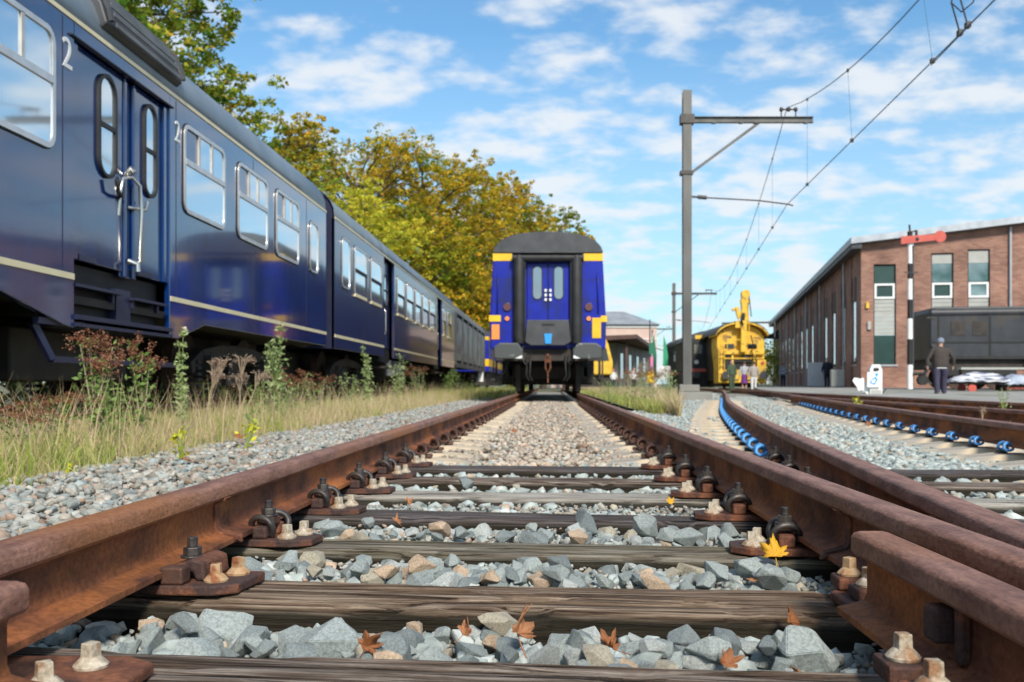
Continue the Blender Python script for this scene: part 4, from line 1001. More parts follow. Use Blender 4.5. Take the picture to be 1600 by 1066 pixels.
# first coach ---------------------------------------------------------
ya, yb, y0c, y1c = 8.06, 10.08, -6.0, 17.08
c1 = thing('railway_coach', 'nearest navy coach with double doors, big windows and a cream stripe', 'railway coach', (SX, 0, 0), 0, 'navy coaches standing on the left')
def sidepanel(p, name, m):
    mb = MB().prism(p, 'X', -.06, 0); return mb.build(name, m, c1, bev=.008)
zb = 1.09; ztop = 3.44
sidepanel([(y0c, zb), (6.6, zb), (7.0, zb), (7.9, .90), (ya, .885), (ya, ztop), (y0c, ztop)], 'body_side', 'navy')
sidepanel([(yb, .90), (10.3, .90), (11.1, zb), (y1c, zb), (y1c, ztop), (yb, ztop)], 'body_side', 'navy')
MB().box(-.06, 0, ya+.002, yb-.002, 3.30, ztop).build('door_lintel', 'navy', c1)
MB().prism([(-1.4+p[0]-.0, p[1]) for p in [(1.40, 1.12), (1.40, 3.42)]+[(q[0], q[1]) for q in roofprof()][1:-1]+[(-1.40, 3.42), (-1.40, 1.12)]], 'Y', y0c, y0c+.05).build('end_wall', 'navy_dark', c1)
e1 = [(-1.4+q[0], q[1]) for q in roofprof(1.397)]
MB().prism([(-.004, 1.10)]+e1+[(-2.797, 1.10)], 'Y', y1c-.05, y1c-.002).build('end_wall', 'navy_dark', c1)
MB().box(-2.8, -2.74, y0c, y1c, 1.1, 3.44).build('far_side', 'navy', c1)
MB().box(-2.74, -.061, y0c, y1c, 1.10, 1.17).build('floor', 'under', c1)
rp = roofprof(); ri = roofprof(1.36, 3.42, 4.19)
rf = MB(); n_ = len(rp)
ysr = [y0c+(y1c-y0c)*k/10 for k in range(11)]
for y in ysr:
    for q in rp: rf.v.append((-1.4+q[0], y, q[1]))
for j in range(10):
    for k in range(n_-1): a = j*n_+k; rf.f.append((a, a+1, a+n_+1, a+n_))
roof = rf.build('roof', 'roof_grey', c1, smooth=60)
sd = roof.modifiers.new('Thick', 'SOLIDIFY'); sd.thickness = .03
vt = MB()      # louvred housing standing on the roof shoulder above the doors
def rpt(t, up=0):
    q = roofprof(n=60)[t]; return (-1.4+q[0]*(1+up/1.4), q[1]+up*.8)
va, vb = 8.55, 10.30
ho = MB(); ks = [2, 6, 10, 14, 18, 21]
outl = [rpt(k, .06) for k in ks]
ho.prism([rpt(2, .0)]+outl+[rpt(22, .0)], 'Y', va, vb)
hs_ = ho.build('roof_vent', 'dgrey', c1, bev=.02)
lv = MB()
for k in range(2, 20, 2):
    a = rpt(k, .085); b_ = rpt(k+1, .075); lv.bar((a[0], va+.12, a[1]), (a[0], vb-.15, a[1]), .012, .04)
lv.build('louvres', 'mgrey', hs_)
fr_ = MB()
for q in (va+.03, vb-.05):
    fr_ = MB()
    for k in range(2, 19, 2):
        a = rpt(k, .085); b_ = rpt(k+2, .085); fr_.bar((a[0], q, a[1]), (b_[0], q, b_[1]), .05, .035)
    fr_.build('vent_frame', 'dgrey', hs_)
MB().box(.0, .010, y0c, y1c, 3.425, 3.462).build('upper_stripe', 'cream', c1)
MB().box(.0, .008, y0c, ya-.01, 1.285, 1.335).build('lower_stripe', 'cream', c1)
MB().box(.0, .008, yb+.01, y1c, 1.285, 1.335).build('lower_stripe', 'cream', c1)
MB().box(.0, .022, ya-.08, yb+.06, 3.29, 3.303).build('rain_strip', 'black', c1)
for a, b_ in ((6.33, 7.72), (4.5, 5.85), (2.6, 3.95)): side_window(c1, a, b_, 2.27, 3.235, 'big', .13)
for a, b_ in ((285.5, 350), (370, 417), (430, 466)): side_window(c1, yy(a), yy(b_), 2.27, 3.235, 'big', .13)
side_window(c1, yy(483), yy(496), 2.27, 3.10, 'plain', .12)
# recessed doors
for (a, b_) in ((8.17, 9.08), (9.36, 9.97)):
    d = MB().box(-.11, -.05, a, b_, 1.47, 3.285).build('door', 'navy', c1, bev=.01)
    wv = [(8.56, 8.92), (9.52, 9.83)][a > 9]
    side = side_window(d, wv[0], wv[1], 2.27, 3.20, 'door'); side.location = (-.046, 0, 0)
    for ch in side.children: pass
    MB().box(-.048, -.03, a+.04, a+.34, 1.47, 1.52).build('kick_plate', 'navy_dark', d)
MB().box(-.12, -.07, 9.08, 9.36, 1.42, 3.285).box(-.07, -.035, 9.09, 9.15, 1.42, 3.285).box(-.07, -.035, 9.29, 9.35, 1.42, 3.285).build('door_post', 'navy', c1, bev=.012)
MB().box(-.20, -.02, ya, 8.16, 1.47, 3.29).build('door_jamb', 'navy', c1)
MB().box(-.20, -.02, 9.98, yb, 1.47, 3.29).build('door_jamb', 'navy', c1)
MB().box(-.9, -.14, ya, yb, 1.0, 1.45).build('step_well', 'black', c1)
g = MB().tube([(-.05, 9.20, 1.56), (.05, 9.24, 1.58), (.055, 9.25, 2.05), (.05, 9.23, 2.30), (.02, 9.12, 2.36), (-.02, 9.02, 2.33), (-.03, 8.99, 2.2), (-.05, 8.99, 1.98)], .017, 8).build('grab_rail', 'chrome', c1, smooth=60)
MB().tube([(-.06, 9.12, 2.36), (.02, 9.12, 2.44), (.04, 9.12, 2.40)], .03, 8).build('rail_knob', 'chrome', c1, smooth=60)
MB().tube([(-.03, 9.15, 1.58), (.05, 9.18, 1.55), (.05, 9.18, 1.48)], .026, 8).build('rail_knob', 'chrome', c1, smooth=60)
MB().tube([(-.07, 8.98, 2.14), (.01, 8.93, 2.15), (.02, 8.84, 2.17), (.02, 8.80, 2.27)], .018, 8).build('door_handle', 'steel_dark', c1, smooth=60)
MB().tube([(-.07, 9.24, 2.10), (.02, 9.30, 2.09), (.03, 9.40, 2.10), (.03, 9.45, 2.19)], .016, 8).build('door_handle', 'chrome', c1, smooth=60)
st = MB(); st.box(-.25, .02, ya+.02, 8.95, 1.235, 1.26); st.bar((-.05, 8.85, 1.24), (-.05, 8.85, 1.16), .04); st.build('step', 'navy_dark', c1)
st = MB(); st.box(-.25, .02, 9.22, 9.95, 1.215, 1.24); st.bar((-.05, 9.85, 1.22), (-.05, 9.85, 1.14), .04); st.bar((-.05, 9.27, 1.22), (-.05, 9.27, 1.14), .04); st.build('step', 'navy_dark', c1)
MB().box(-.30, .03, ya, yb, .96, 1.0).box(-.3, .03, ya, yb, .90, .93).build('step', 'navy_dark', c1)
MB().bar((-.03, 7.75, .62), (-.03, 10.4, .62), .05).bar((-.03, 7.75, .62), (-.10, 7.6, .90), .05).bar((-.05, 7.55, .92), (-.05, 8.3, .92), .05).build('foot_board', 'navy_dark', c1)
MB().box(-.5, -.05, 8.95, 9.25, .96, 1.30).build('step_bracket', 'navy_dark', c1)
for z in (0,): MB().bar((.01, yb+.38, 1.03), (.01, yb+.42, .96), .03).build('lamp_bracket', 'cream', c1)
bogie(c1, 13.7, xside=-.12); bogie(c1, -2, xside=-.12)
ub = MB(); ub.box(-2.5, -.35, 3, 6.2, .55, 1.08); ub.box(-2.3, -.3, 6.5, 7.4, .5, 1.05); ub.bar((-.25, 5.8, .98), (-.25, 7.3, .80), .07); ub.box(-2.4, -.5, 8.0, 10.2, .45, .9)
ub.box(-2.4, -1.2, -5, 17, .45, 1.1)
ub.build('underframe_box', 'under', c1, bev=.02)
for y in (7.86, 10.24, 12.9, 15.7): MB().box(-.001, .0025, y, y+.012, 1.36, 3.40).build('panel_seam', 'navy_dark', c1)
for y in (18.1, 21.05, 22.8, 26.2, 29.0, 32.6): MB().box(-.001, .003, y, y+.016, 1.36, 3.42).build('panel_seam', 'navy_dark', c2) if False else None
# class figures
def figure(txt, y, z, h, m, root, x=.004):
    cu = bpy.data.curves.new('t', 'FONT'); cu.body = txt; cu.size = h/.70; cu.extrude = .003
    ob = bpy.data.objects.new('t', cu); C.objects.link(ob); dg = bpy.context.evaluated_depsgraph_get(); me = bpy.data.meshes.new_from_object(ob.evaluated_get(dg))
    bpy.data.objects.remove(ob); me.materials.clear(); me.materials.append(MT[m]); o = bpy.data.objects.new('class_figure', me); C.objects.link(o); o.parent = root
    o.location = (x, y, z); o.rotation_euler = (R(90), 0, R(90)); return o
figure('2', yy(113)-.18, 3.0, .25, 'white', c1); figure('2', yy(287)-.26, 2.98, .22, 'white', c1)

# second coach --------------------------------------------------------
c2 = thing('railway_coach', 'second navy coach, farther off, with cream edged half windows', 'railway coach', (SX, 0, 0), 0, 'navy coaches standing on the left')
y0, y1 = 17.75, 39.7
d1a, d1b, d2a, d2b = 23.0, 24.5, 33.8, 35.2
def panel2(a, b_, m='navy_old'):
    MB().box(-.06, 0, a, b_, 1.07, 3.46).build('body_side', m, c2, bev=.008)
panel2(y0, d1a); panel2(d1b, d2a); panel2(d2b, y1)
for a, b_ in ((d1a, d1b), (d2a, d2b)):
    d = MB().box(-.20, -.12, a, b_, 1.3, 3.46).build('door', 'navy_old', c2)
    wf = side_window(d, a+.55, b_-.35, 2.3, 3.1, 'door'); wf.location = (-.116, 0, 0)
    MB().box(-.75, -.13, a, b_, .95, 1.29).build('step_well', 'black', c2)
    MB().box(-.3, .04, a, b_, .80, .84).build('step', 'under', c2)
    handrail(c2, a+.2, 1.6, 2.2, -.08)
MB().prism([(-1.4+p[0], p[1]) for p in [(1.397, 1.07)]+roofprof(1.397, 3.44, 4.2)+[(-1.397, 1.07)]], 'Y', y0-.0, y0+.05).build('end_wall', 'navy_dark', c2)
MB().prism([(-1.4+p[0], p[1]) for p in [(1.397, 1.07)]+roofprof(1.397, 3.44, 4.2)+[(-1.397, 1.07)]], 'Y', y1-.05, y1).build('end_wall', 'navy_dark', c2)
MB().box(-2.8, -2.74, y0, y1, 1.1, 3.44).build('far_side', 'navy_old', c2)
rf = MB(); rp2 = roofprof(1.40, 3.44, 4.15)
for y in (y0, y1):
    for q in rp2: rf.v.append((-1.4+q[0], y, q[1]))
for k in range(n_-1): rf.f.append((k, k+1, n_+k+1, n_+k))
o = rf.build('roof', 'roof_grey', c2, smooth=60); sd = o.modifiers.new('Thick', 'SOLIDIFY'); sd.thickness = .03
MB().box(.0, .012, y0, y1, 3.44, 3.475).build('upper_stripe', 'cream', c2)
for a, b_ in ((y0, d1a-.02), (d1b+.02, d2a-.02), (d2b+.02, y1)): MB().box(.0, .010, a, b_, 1.275, 1.33).build('lower_stripe', 'cream', c2)
side_window(c2, yy(533.5), yy(546), 2.25, 3.2, 'plain', .12)
for a, b_ in ((553, 572), (578.5, 595), (620, 631), (634.6, 645), (648.5, 657), (660, 668.5), (671, 679), (691.5, 695.5), (699, 704)):
    side_window(c2, yy(a), yy(b_), 2.20, 3.2, 'half', .09)
bogie(c2, 21.2, xside=-.12); bogie(c2, 36.5, xside=-.12)
MB().box(-2.4, -.3, 24.8, 27, .5, 1.05).box(-2.4, -.3, 28.5, 33, .6, 1.05).box(-2.4, -1.2, y0, y1, .5, 1.06).build('underframe_box', 'under', c2, bev=.02)
MB().box(-.35, -.05, 24.9, 26.2, .62, 1.02).build('battery_box', 'mgrey', c2, bev=.02)
MB().box(-2.2, -.6, y1c+.0, y0-.0, 1.2, 3.5).build('gangway_bellows', 'rubber', c2)
for s in (-.55, -2.25): MB().cyl((s, y1c-.1, 1.2), .12, .8, 12, 'Y').build('buffer', 'under', c2)

# grey bogie wagon with bulging ribs
wg = thing('covered_wagon', 'long dark grey wagon with bulging ribbed sides behind the navy coaches', 'goods wagon', (SX, 0, 0))
y0, y1 = 40.4, 57.6; nb = 6
MB().box(-2.8, -.12, y0, y1, 1.25, 3.38).build('body', 'dgrey', wg)
for k in range(nb):
    a = y0+(y1-y0)*k/nb; b_ = y0+(y1-y0)*(k+1)/nb; m = MB(); 
    pr = [(a+.12, -.115), (a+.30, .02), ((a+b_)/2, .10), (b_-.30, .02), (b_-.12, -.115)]
    m.v = [(x, y, 1.40) for y, x in pr]+[(x, y, 3.1) for y, x in pr]+[(min(x, -.118), y, 3.34) for y, x in pr]
    for j in range(4):
        m.f += [(j, j+1, 6+j, 5+j), (5+j, 6+j, 11+j, 10+j)]
    m.f.append((4, 3, 2, 1, 0)); m.build('side_panel', 'hopper', wg, smooth=60)
for k in range(nb+1):
    a = y0+(y1-y0)*k/nb; MB().box(-.12, .04, a-.07, a+.07, 1.2, 3.4).build('rib', 'dgrey', wg)
MB().box(-.12, .06, y0, y1, 1.12, 1.30).build('sill', 'dgrey', wg)
MB().prism([(-1.4+p[0], p[1]) for p in roofprof(1.42, 3.38, 4.02)], 'Y', y0, y1).build('roof', 'mgrey', wg, smooth=40)
bogie(wg, 43.5, xside=-.1); bogie(wg, 54.5, xside=-.1)
MB().box(-2.4, -.9, y0, y1, .6, 1.1).build('underframe_box', 'under', wg)
MB().box(-.2, .06, 55.6, 56.1, .55, 1.1).build('sign_plate', 'white', wg)

def blue_coach(root, x0, x1, y0, y1, zs=1.2):
    MB().box(x0, x1, y0, y1, zs, 3.5).build('body', 'blue', root, bev=.03)
    MB().box(x0-.01, x1+.01, y0-.01, y1, 1.55, 2.0).build('lower_band', 'yellow', root)
    MB().box(x0-.01, x1+.01, y0-.01, y1, 3.2, 3.42).build('upper_band', 'yellow', root)
    c = (x0+x1)/2; MB().prism([(c+p[0], p[1]) for p in roofprof((x1-x0)/2, 3.5, 4.1)], 'Y', y0, y1).build('roof', 'dgrey', root, smooth=40)
    MB().box(x0+.2, x1-.2, y0+.5, y1, .3, zs).build('bogie', 'under', root, bev=.03)
bc = thing('railway_coach', 'sliver of a blue and yellow coach between the grey wagon and the middle coach', 'railway coach', (0, 0, 0), 0, 'distant blue and yellow coaches')
blue_coach(bc, -6.75, -3.95, 61.5, 85)

# ------------------------------------------------------------------ blue and yellow coach on the middle track
mc = thing('railway_coach', 'blue and yellow coach seen from its end on the middle track', 'railway coach', (-.075, 23.5, 0))
def hw(z): return 1.41 if z < 1.9 else 1.41-(z-1.9)*.056
LEN = 21
m = MB(); m.prism([(-1.39, 1.27), (1.39, 1.27), (hw(1.9), 1.9), (hw(3.55), 3.6), (-hw(3.55), 3.6), (-hw(1.9), 1.9)], 'Y', .0, LEN); m.build('body', 'blue', mc, bev=.03)
MB().prism([(hw(3.55)*q[0], 3.585+(4.10-3.585)*q[1]) for q in [(1.005, 0), (1.005, .09), (.97, .30), (.88, .55), (.72, .78), (.48, .92), (.22, .985), (0, 1), (-.22, .985), (-.48, .92), (-.72, .78), (-.88, .55), (-.97, .30), (-1.005, .09), (-1.005, 0)]], 'Y', -.04, LEN).build('roof', 'dgrey', mc, smooth=40, bev=.015)
for s in (-1, 1):
    MB().box(s*.80 if s > 0 else -hw(3.45)-.006, hw(3.45)+.006 if s > 0 else -.80, -.012, .8, 3.395, 3.575).build('upper_band', 'yellow', mc)
MB().box(-1.425, -1.14, -.012, .6, 1.93, 2.08).build('side_band', 'yellow', mc); MB().box(1.28, 1.425, -.012, .6, 1.92, 2.07).build('side_band', 'yellow', mc)
MB().box(-1.36, -1.17, -.016, .2, 1.50, 1.86).build('marker_panel', 'orange', mc); MB().box(1.07, 1.28, -.016, .2, 1.53, 2.02).build('marker_panel', 'yellow', mc)
MB().box(-1.0, -.62, -.25, -.0, 1.75, 3.50).build('gangway_wall', 'black', mc) if False else None
# gangway: rubber tubes and header round the recessed doors
for s in (-1, 1):
    MB().tube([(s*.69, -.16, 1.40), (s*.69, -.17, 1.55), (s*.69, -.17, 3.36), (s*.69, -.15, 3.50)], [.12, .135, .135, .12], 16).build('rubber_tube', 'rubber', mc, smooth=50)
    MB().box(s*.56-.02, s*.56+.02, -.2, 0, 1.45, 3.4).build('gangway_cheek', 'black', mc)
MB().tube([(-.86, -.17, 3.45), (.86, -.17, 3.45)], .10, 14).build('gangway_header', 'rubber', mc, smooth=50)
MB().box(-.82, .82, -.32, -.02, 3.55, 3.585).build('gangway_hood', 'dgrey', mc)
for s, x0 in ((-1, -.50), (1, .012)):
    d = MB().box(x0, x0+.49, -.045, -.013, 1.75, 3.32).build('door', 'blue', mc, bev=.012)
    cx = x0+(.245 if s > 0 else .245); cx += -.0
    f = MB().ring(rrect(cx-.125, cx+.125, 2.45, 3.27, .12, 6), rrect(cx-.10, cx+.10, 2.475, 3.245, .098, 6), 'Y', -.060, -.045).build('window', 'rubber', d)
    MB().prism(rrect(cx-.10, cx+.10, 2.475, 3.245, .098, 6), 'Y', -.052, -.045).build('pane', 'door_glass', f)
    hx = -.055 if s < 0 else .06
    for z in (2.45, 2.56, 2.67): MB().box(hx-.028, hx+.028, -.09, -.045, z-.035, z+.035).build('door_handle', 'white', d, bev=.01)
MB().box(-.004, .010, -.05, -.013, 1.8, 3.3).build('door_seam', 'black', mc)
MB().prism([(-.50, 1.95), (.50, 1.95), (.545, 1.42), (.40, 1.34), (-.40, 1.34), (-.545, 1.42)], 'Y', -.30, -.22).build('fall_plate', 'dgrey', mc, bev=.015)
for s in (-1, 1):
    a, b_ = (-1.33, -.84) if s < 0 else (.84, 1.33)
    for z in (2.93, 2.42): MB().box(a, b_, -.004, .0, z, z+.014).build('panel_seam', 'navy_dark', mc)
    MB().tube([(s*1.22, -.0, 1.62+.5), (s*1.22, -.07, 1.66+.5), (s*1.20, -.07, 3.05), (s*1.20, 0, 3.1)], .014, 6).build('grab_rail', 'blue', mc, smooth=60)
    MB().box(s*1.32-.05, s*1.32+.05, -.10, .1, .50, .56).bar((s*1.32, .05, 1.25), (s*1.32, .05, .5), .04).build('foot_step', 'under', mc)
    MB().tube([(s*.60, -.1, 1.32), (s*.66, -.3, 1.05), (s*.52, -.32, .88), (s*.45, -.1, .98)], .026, 7).build('jumper_cable', 'black', mc, smooth=60)
MB().box(-.14, .16, -.312, -.301, 1.82, 1.86).build('plate_marks', 'black', mc)
MB().prism([(-.09, 1.62), (.10, 1.62), (.075, 1.38), (-.06, 1.38)], 'Y', -.325, -.302).build('blue_label', 'lblue', mc)
for s in (-1, 1):
    MB().cyl((s*.985, -.05, 2.28), .10, .06, 18, 'Y').build('tail_lamp', 'red_lamp', mc, bev=.01)
    MB().cyl((s*.985, -.04, 2.0), .055, .04, 12, 'Y').build('marker_lamp', 'orange', mc)
    b = MB().cyl((s*.90, -.52, 1.15), .12, .6, 14, 'Y').build('buffer', 'under', mc)
    pl = [(.36, .10), (.36, -.16), (.28, -.19), (-.28, -.19), (-.34, -.14), (-.34, .02), (-.22, .19), (.22, .19)]
    if s < 0: pl = [(-p[0], p[1]) for p in pl]
    MB().prism([(s*.92+p[0]*.98, 1.20+p[1]) for p in pl], 'Y', -.62, -.56).build('buffer_head', 'pale_wear', b, bev=.03)
    pw = [(.33, -.10), (.33, -.17), (.27, -.18), (.16, -.175)]
    sm_ = -s
    MB().prism([(s*.92+sm_*p[0]*.96, 1.20+p[1]) for p in pw], 'Y', -.632, -.621).build('worn_corner', 'white', b)
MB().box(-1.25, 1.25, -.02, .25, .98, 1.27).build('headstock', 'under', mc, bev=.01)
MB().tube([(0, -.05, 1.1), (0, -.30, 1.1), (0, -.38, 1.06), (0, -.36, .96), (0, -.28, .95)], .045, 8).tube([(-.05, -.34, 1.08), (-.06, -.36, .8), (0, -.36, .68), (.06, -.36, .8), (.05, -.34, 1.08)], .022, 6).bar((0, -.36, .70), (0, -.36, .45), .03).build('coupling_hook', 'rust_plate', mc)
for s in (-1, 1):
    for q in (.42, .50): MB().tube([(s*q, -.05, 1.1), (s*q, -.18, .95), (s*(q+.02), -.2, .62), (s*(q-.05), -.15, .50)], .022, 6).build('brake_hose', 'black', mc, smooth=60)
    MB().tube([(s*.95, -.02, 1.0), (s*1.05, -.15, .7), (s*1.22, -.10, .52), (s*1.25, .05, .7)], .02, 6).build('brake_hose', 'black', mc, smooth=60)
for t in (2.0, 4.5, 15.8, 18.3):
    bg_ = MB()
    for s in (-.755, .755): bg_.cyl((s-.07, t, .64), .46, .14, 28, 'X')
    bg_.cyl((-.8, t, .64), .08, 1.6, 10, 'X').build('wheelset', 'under_brown', mc, smooth=30)
fr_ = MB()
for c in (3.25, 17.05):
    for s in (-1.0, 1.0):
        fr_.box(s-.08, s+.08, c-1.9, c+1.9, .62, .86); 
        for t in (-1.25, 1.25): fr_.box(s-.16, s+.16, c+t-.2, c+t+.2, .45, .82)
    fr_.box(-1.0, 1.0, c-.3, c+.3, .45, .8); fr_.box(-1.0, 1.0, c-1.9, c-1.78, .55, .85)
fr_.bar((-.95, 1.4, .75), (-.82, 1.5, .35), .08).bar((-1.25, .1, 1.0), (-1.25, .1, .45), .06).bar((1.25, .1, 1.0), (1.25, .1, .45), .06).bar((1.25, .1, .5), (1.05, .1, .5), .06)
fr_.box(-.9, .9, 5.5, 15, .75, 1.25); fr_.box(-.68, .68, 1.9, 20, .40, 1.24); fr_.box(-1.2, -.85, 2.0, 5, .40, 1.1); fr_.box(.85, 1.2, 2.0, 5, .40, 1.1); fr_.box(-.82, -.70, .9, 1.5, .24, .9); fr_.box(.70, .82, .9, 1.5, .24, .9)  # long middle box is added behind the bogies to make the underside dark
fr_.build('bogie_frame', 'under', mc)
yt = thing('electric_train', 'yellow nosed train peeping out right behind the middle coach', 'train', (2.5, 62, 0))
MB().prism([(-1.4, 1.0), (1.4, 1.0), (1.45, 1.8), (1.15, 3.0), (.9, 3.5), (-.9, 3.5), (-1.15, 3.0), (-1.45, 1.8)], 'Y', 0, 18).build('body', 'yellow_c', yt, bev=.1)
MB().prism([(.55, 1.9), (1.20, 1.9), (1.02, 2.7), (.55, 2.7)], 'Y', -.02, .0).build('window', 'glass_dark', yt)
MB().box(-1.2, 1.3, .3, 17, .2, 1.0).build('bogie', 'under', yt, bev=.05)

# ------------------------------------------------------------------ overhead line
def mast(x, y, ztop, arm_z, arm_l, label, zb=0, s=1):
    r = thing('catenary_mast', label, 'mast', (x, y, zb), 0, 'overhead line masts')
    h = ztop-zb; a = arm_z-zb
    m = MB(); m.box(-.12, .12, -.12, -.106, 0, h).box(-.12, .12, .106, .12, 0, h).box(-.006, .006, -.106, .106, 0, h); m.build('pole', 'mast', r)
    m = MB(); m.box(-.20, arm_l, -.07, .07, a-.012, a+.0).box(-.20, arm_l, -.07, .07, a+.14, a+.152).box(-.2, arm_l, -.006, .006, a, a+.14)
    for q in (.75, 1.5, 1.9, 3.3):
        if q < arm_l: m.box(q-.05, q+.05, -.075, .075, a-.03, a+.02)
    m.build('cross_arm', 'mast', r)
    MB().box(-.19, .19, -.16, .16, a-.05, a+.2).box(-.19, .16, -.15, .15, a-1.46, a-1.36).build('clamp', 'steel_dark', r)
    MB().bar((.12, 0, a-1.40), (2.0, 0, a-.01), .07).build('brace', 'mast', r)
    q = arm_l-.68
    m = MB()
    for d in (-.20, .20): m.tube([(q+d, 0, a+.15), (q+d, 0, a+.38)], .018, 6); m.lathe((q+d, 0, a+.30), [(.03, 0), (.055, .03), (.055, .09), (.03, .12)], 10)
    m.tube([(q-.24, 0, a+.36), (q+.24, 0, a+.36)], .022, 6); m.lathe((q, 0, a+.30), [(.03, 0), (.06, .03), (.06, .10), (.03, .13)], 10); m.build('insulator', 'steel_dark', r, smooth=40)
    e = Vector((arm_l-.70, 0, a-2.33)); m = MB(); m.tube([(.12, 0, a-2.06), (.30, 0, a-2.07)], .03, 8); m.tube([(.30, 0, a-2.07), (.55, 0, a-2.09)], .055, 10)
    m.tube([(.55, 0, a-2.09), (2.0, 0, a-2.17), (e.x, 0, e.z+.06), (e.x+.15, 0, e.z+.02)], .020, 6); m.build('steady_arm', 'steel_dark', r, smooth=50)
    return r
mast(3.77, 27, 8.55, 7.68, 3.50, 'tall dark steel mast with a cross arm standing right of the middle track')
fb = MB().prism([(-.30, -.30), (.62, -.30), (.62, .35), (-.30, .35)], 'Z', -.10, .20).prism([(-.26, -.2), (.30, -.2), (.30, .25), (-.26, .25)], 'Z', .201, .40).build('mast_footing', 'greywall', bev=.03); fb.location = (3.80, 27, 0)
tag(fb, 'concrete footing block at the base of the tall mast', 'footing')
mast(9.98, 79, 8.6, 7.68, 3.5, 'slim distant mast just left of the tall one, with its own arm', zb=-.1)
mast(13.2, 130, 8.6, 7.68, 3.2, 'farthest thin mast beyond the yellow crane wagon', zb=-.1)
mm = thing('catenary_mast', 'small bare pole with a bracket left of the distant mast', 'mast', (8.75, 84, -.1), 0, 'overhead line masts')
MB().box(-.07, .07, -.07, .07, 0, 5.2).build('pole', 'mast', mm); MB().bar((0, 0, 3.7), (1.3, 0, 3.3), .08).build('cross_arm', 'mast', mm)
def cx_(y): return 5.75+(y-12.6)*.0556 if y < 27 else 6.55+(y-27)*.126
def mz(y):
    if y < 27: t = y-12; return 6.35+.0078*t*t
    if y < 79: t = (y-27)/52; return 8.09-1.75*4*t*(1-t)
    t = (y-79)/51; return 8.09-1.6*4*t*(1-t)
def wire(name, P_, r, label, m='wire'):
    return tag(MB().tube(P_, r, 5).build(name, m, smooth=60), label, 'wire', 'overhead wires')
Y1 = [4+k for k in range(24)]; Y2 = [27+2*k for k in range(52)]
def cwx(y): return cx_(y)
def mwx(y): return cx_(y) if y > 24 else cx_(y)-.02*(27-y)*.6
wire('contact_wire', [(cwx(y), y, 5.40) for y in [4, 12.6, 20, 27, 50, 79, 130]], .011, 'lower thick overhead wire running up to the top right corner')
wire('contact_wire', [(cwx(y)+.04+.0*y, y, 5.40+(.06 if y < 13 else .0)) for y in [4, 12, 15.2]], .009, 'second lower overhead wire joined at the clamp near the top right')
wire('messenger_wire', [(mwx(y), y, mz(y)) for y in Y1+Y2], .012, 'upper sagging overhead wire crossing the arm of the tall mast')
dn = [11.7, 15.0, 19.9, 24.3, 31, 36, 42, 48, 54, 60, 66, 72]
dl = ['at the top right beside the jumper loops', 'above the clamp near the top right', 'right of the arm end', 'just right of the insulator', 'left of the tall mast arm brace', 'second beyond the tall mast', 'third beyond the tall mast', 'fourth beyond the tall mast', 'fifth beyond the tall mast', 'sixth beyond the tall mast', 'seventh beyond the tall mast', 'eighth beyond the tall mast']
for k, y in enumerate(dn):
    r = thing('dropper_wire', 'thin vertical dropper wire '+dl[k], 'wire', (0, 0, 0), 0, 'dropper wires between the overhead wires')
    MB().tube([(cwx(y), y, 5.41), (mwx(y), y, mz(y))], .0045, 5).build('strand', 'wire', r); MB().box(cwx(y)-.03, cwx(y)+.03, y-.04, y+.04, 5.37, 5.44).box(mwx(y)-.02, mwx(y)+.02, y-.03, y+.03, mz(y)-.03, mz(y)+.03).build('clamp', 'steel_dark', r)
jl = []
for d, a in ((0, 13.85), (.0, 13.55)):
    x = cwx(a); jl.append([(x, a, 5.42), (x-.05, a, 5.60), (x-.12+.02*d, a, 5.85), (x-.10, a-.05, 6.05), (x-.02, a-.1, 6.30)])
j = MB()
for P_ in jl: j.tube(P_, .012, 6)
j.tube([jl[0][2], (cwx(13.7)-.03, 13.7, 5.66), (cwx(13.5)+.06, 13.5, 5.72), (cwx(13.5)+.12, 13.45, 6.05)], .010, 6)
j.tube([jl[0][4], (cwx(13.7)+.02, 13.7, 5.98), (cwx(13.5)+.10, 13.5, 6.02), (cwx(13.5)+.12, 13.45, 6.4)], .010, 6)
j.box(cwx(13.85)-.03, cwx(13.85)+.03, 13.8, 13.9, 5.38, 5.46).box(cwx(13.55)-.03, cwx(13.55)+.03, 13.5, 13.6, 5.38, 5.46)
tag(j.build('jumper_cable', 'steel_dark', smooth=50), 'looped jumper cables clamped to the wire at the top right', 'cable')

# ------------------------------------------------------------------ brick shed
A = math.atan(.162)
sh = thing('brick_shed', 'long brick shed with a low pitched grey roof, tall windows and zinc downpipes', 'building', (15.3, 48, .0), -A)
# local: +x along the gable front to the right, +y along the long side away from the camera
LY = 66; FX = 30; SLP = .105
def ez(x): return 7.30+SLP*min(x, 15)-SLP*max(0, x-15)
def wallseg(x0, x1, z0, z1a, z1b, y0=0, y1=.35, m='brick', nm='wall', par=None):
    return MB().prism([(x0, z0), (x1, z0), (x1, z1b), (x0, z1a)], 'Y', y0, y1).build(nm, m, par or sh)
def loc(px_): r = (px_-861)/1520; return (48*r-15.3)/(math.cos(A)+r*math.sin(A))
WN = [(1365, 1400, 6.31), (1455, 1490, 6.80), (1512, 1547, 6.95), (1635, 1672, 7.3), (1692, 1729, 7.5), (1815, 1852, 7.8)]
xs = [0]; front = []
for a, b_, t in WN:
    x0, x1 = loc(a), loc(b_); front.append((x0, x1, t))
prev = .0
for x0, x1, t in front:
    wallseg(prev, x0, -.3, ez(prev), ez(x0)); wallseg(x0, x1, -.3, 1.37, 1.37); wallseg(x0, x1, t, ez(x0), ez(x1)); prev = x1
wallseg(prev, FX, -.3, ez(prev), ez(prev)) if prev >= 15 else (wallseg(prev, 15, -.3, ez(prev), ez(15)), wallseg(15, FX, -.3, ez(15), ez(FX)))
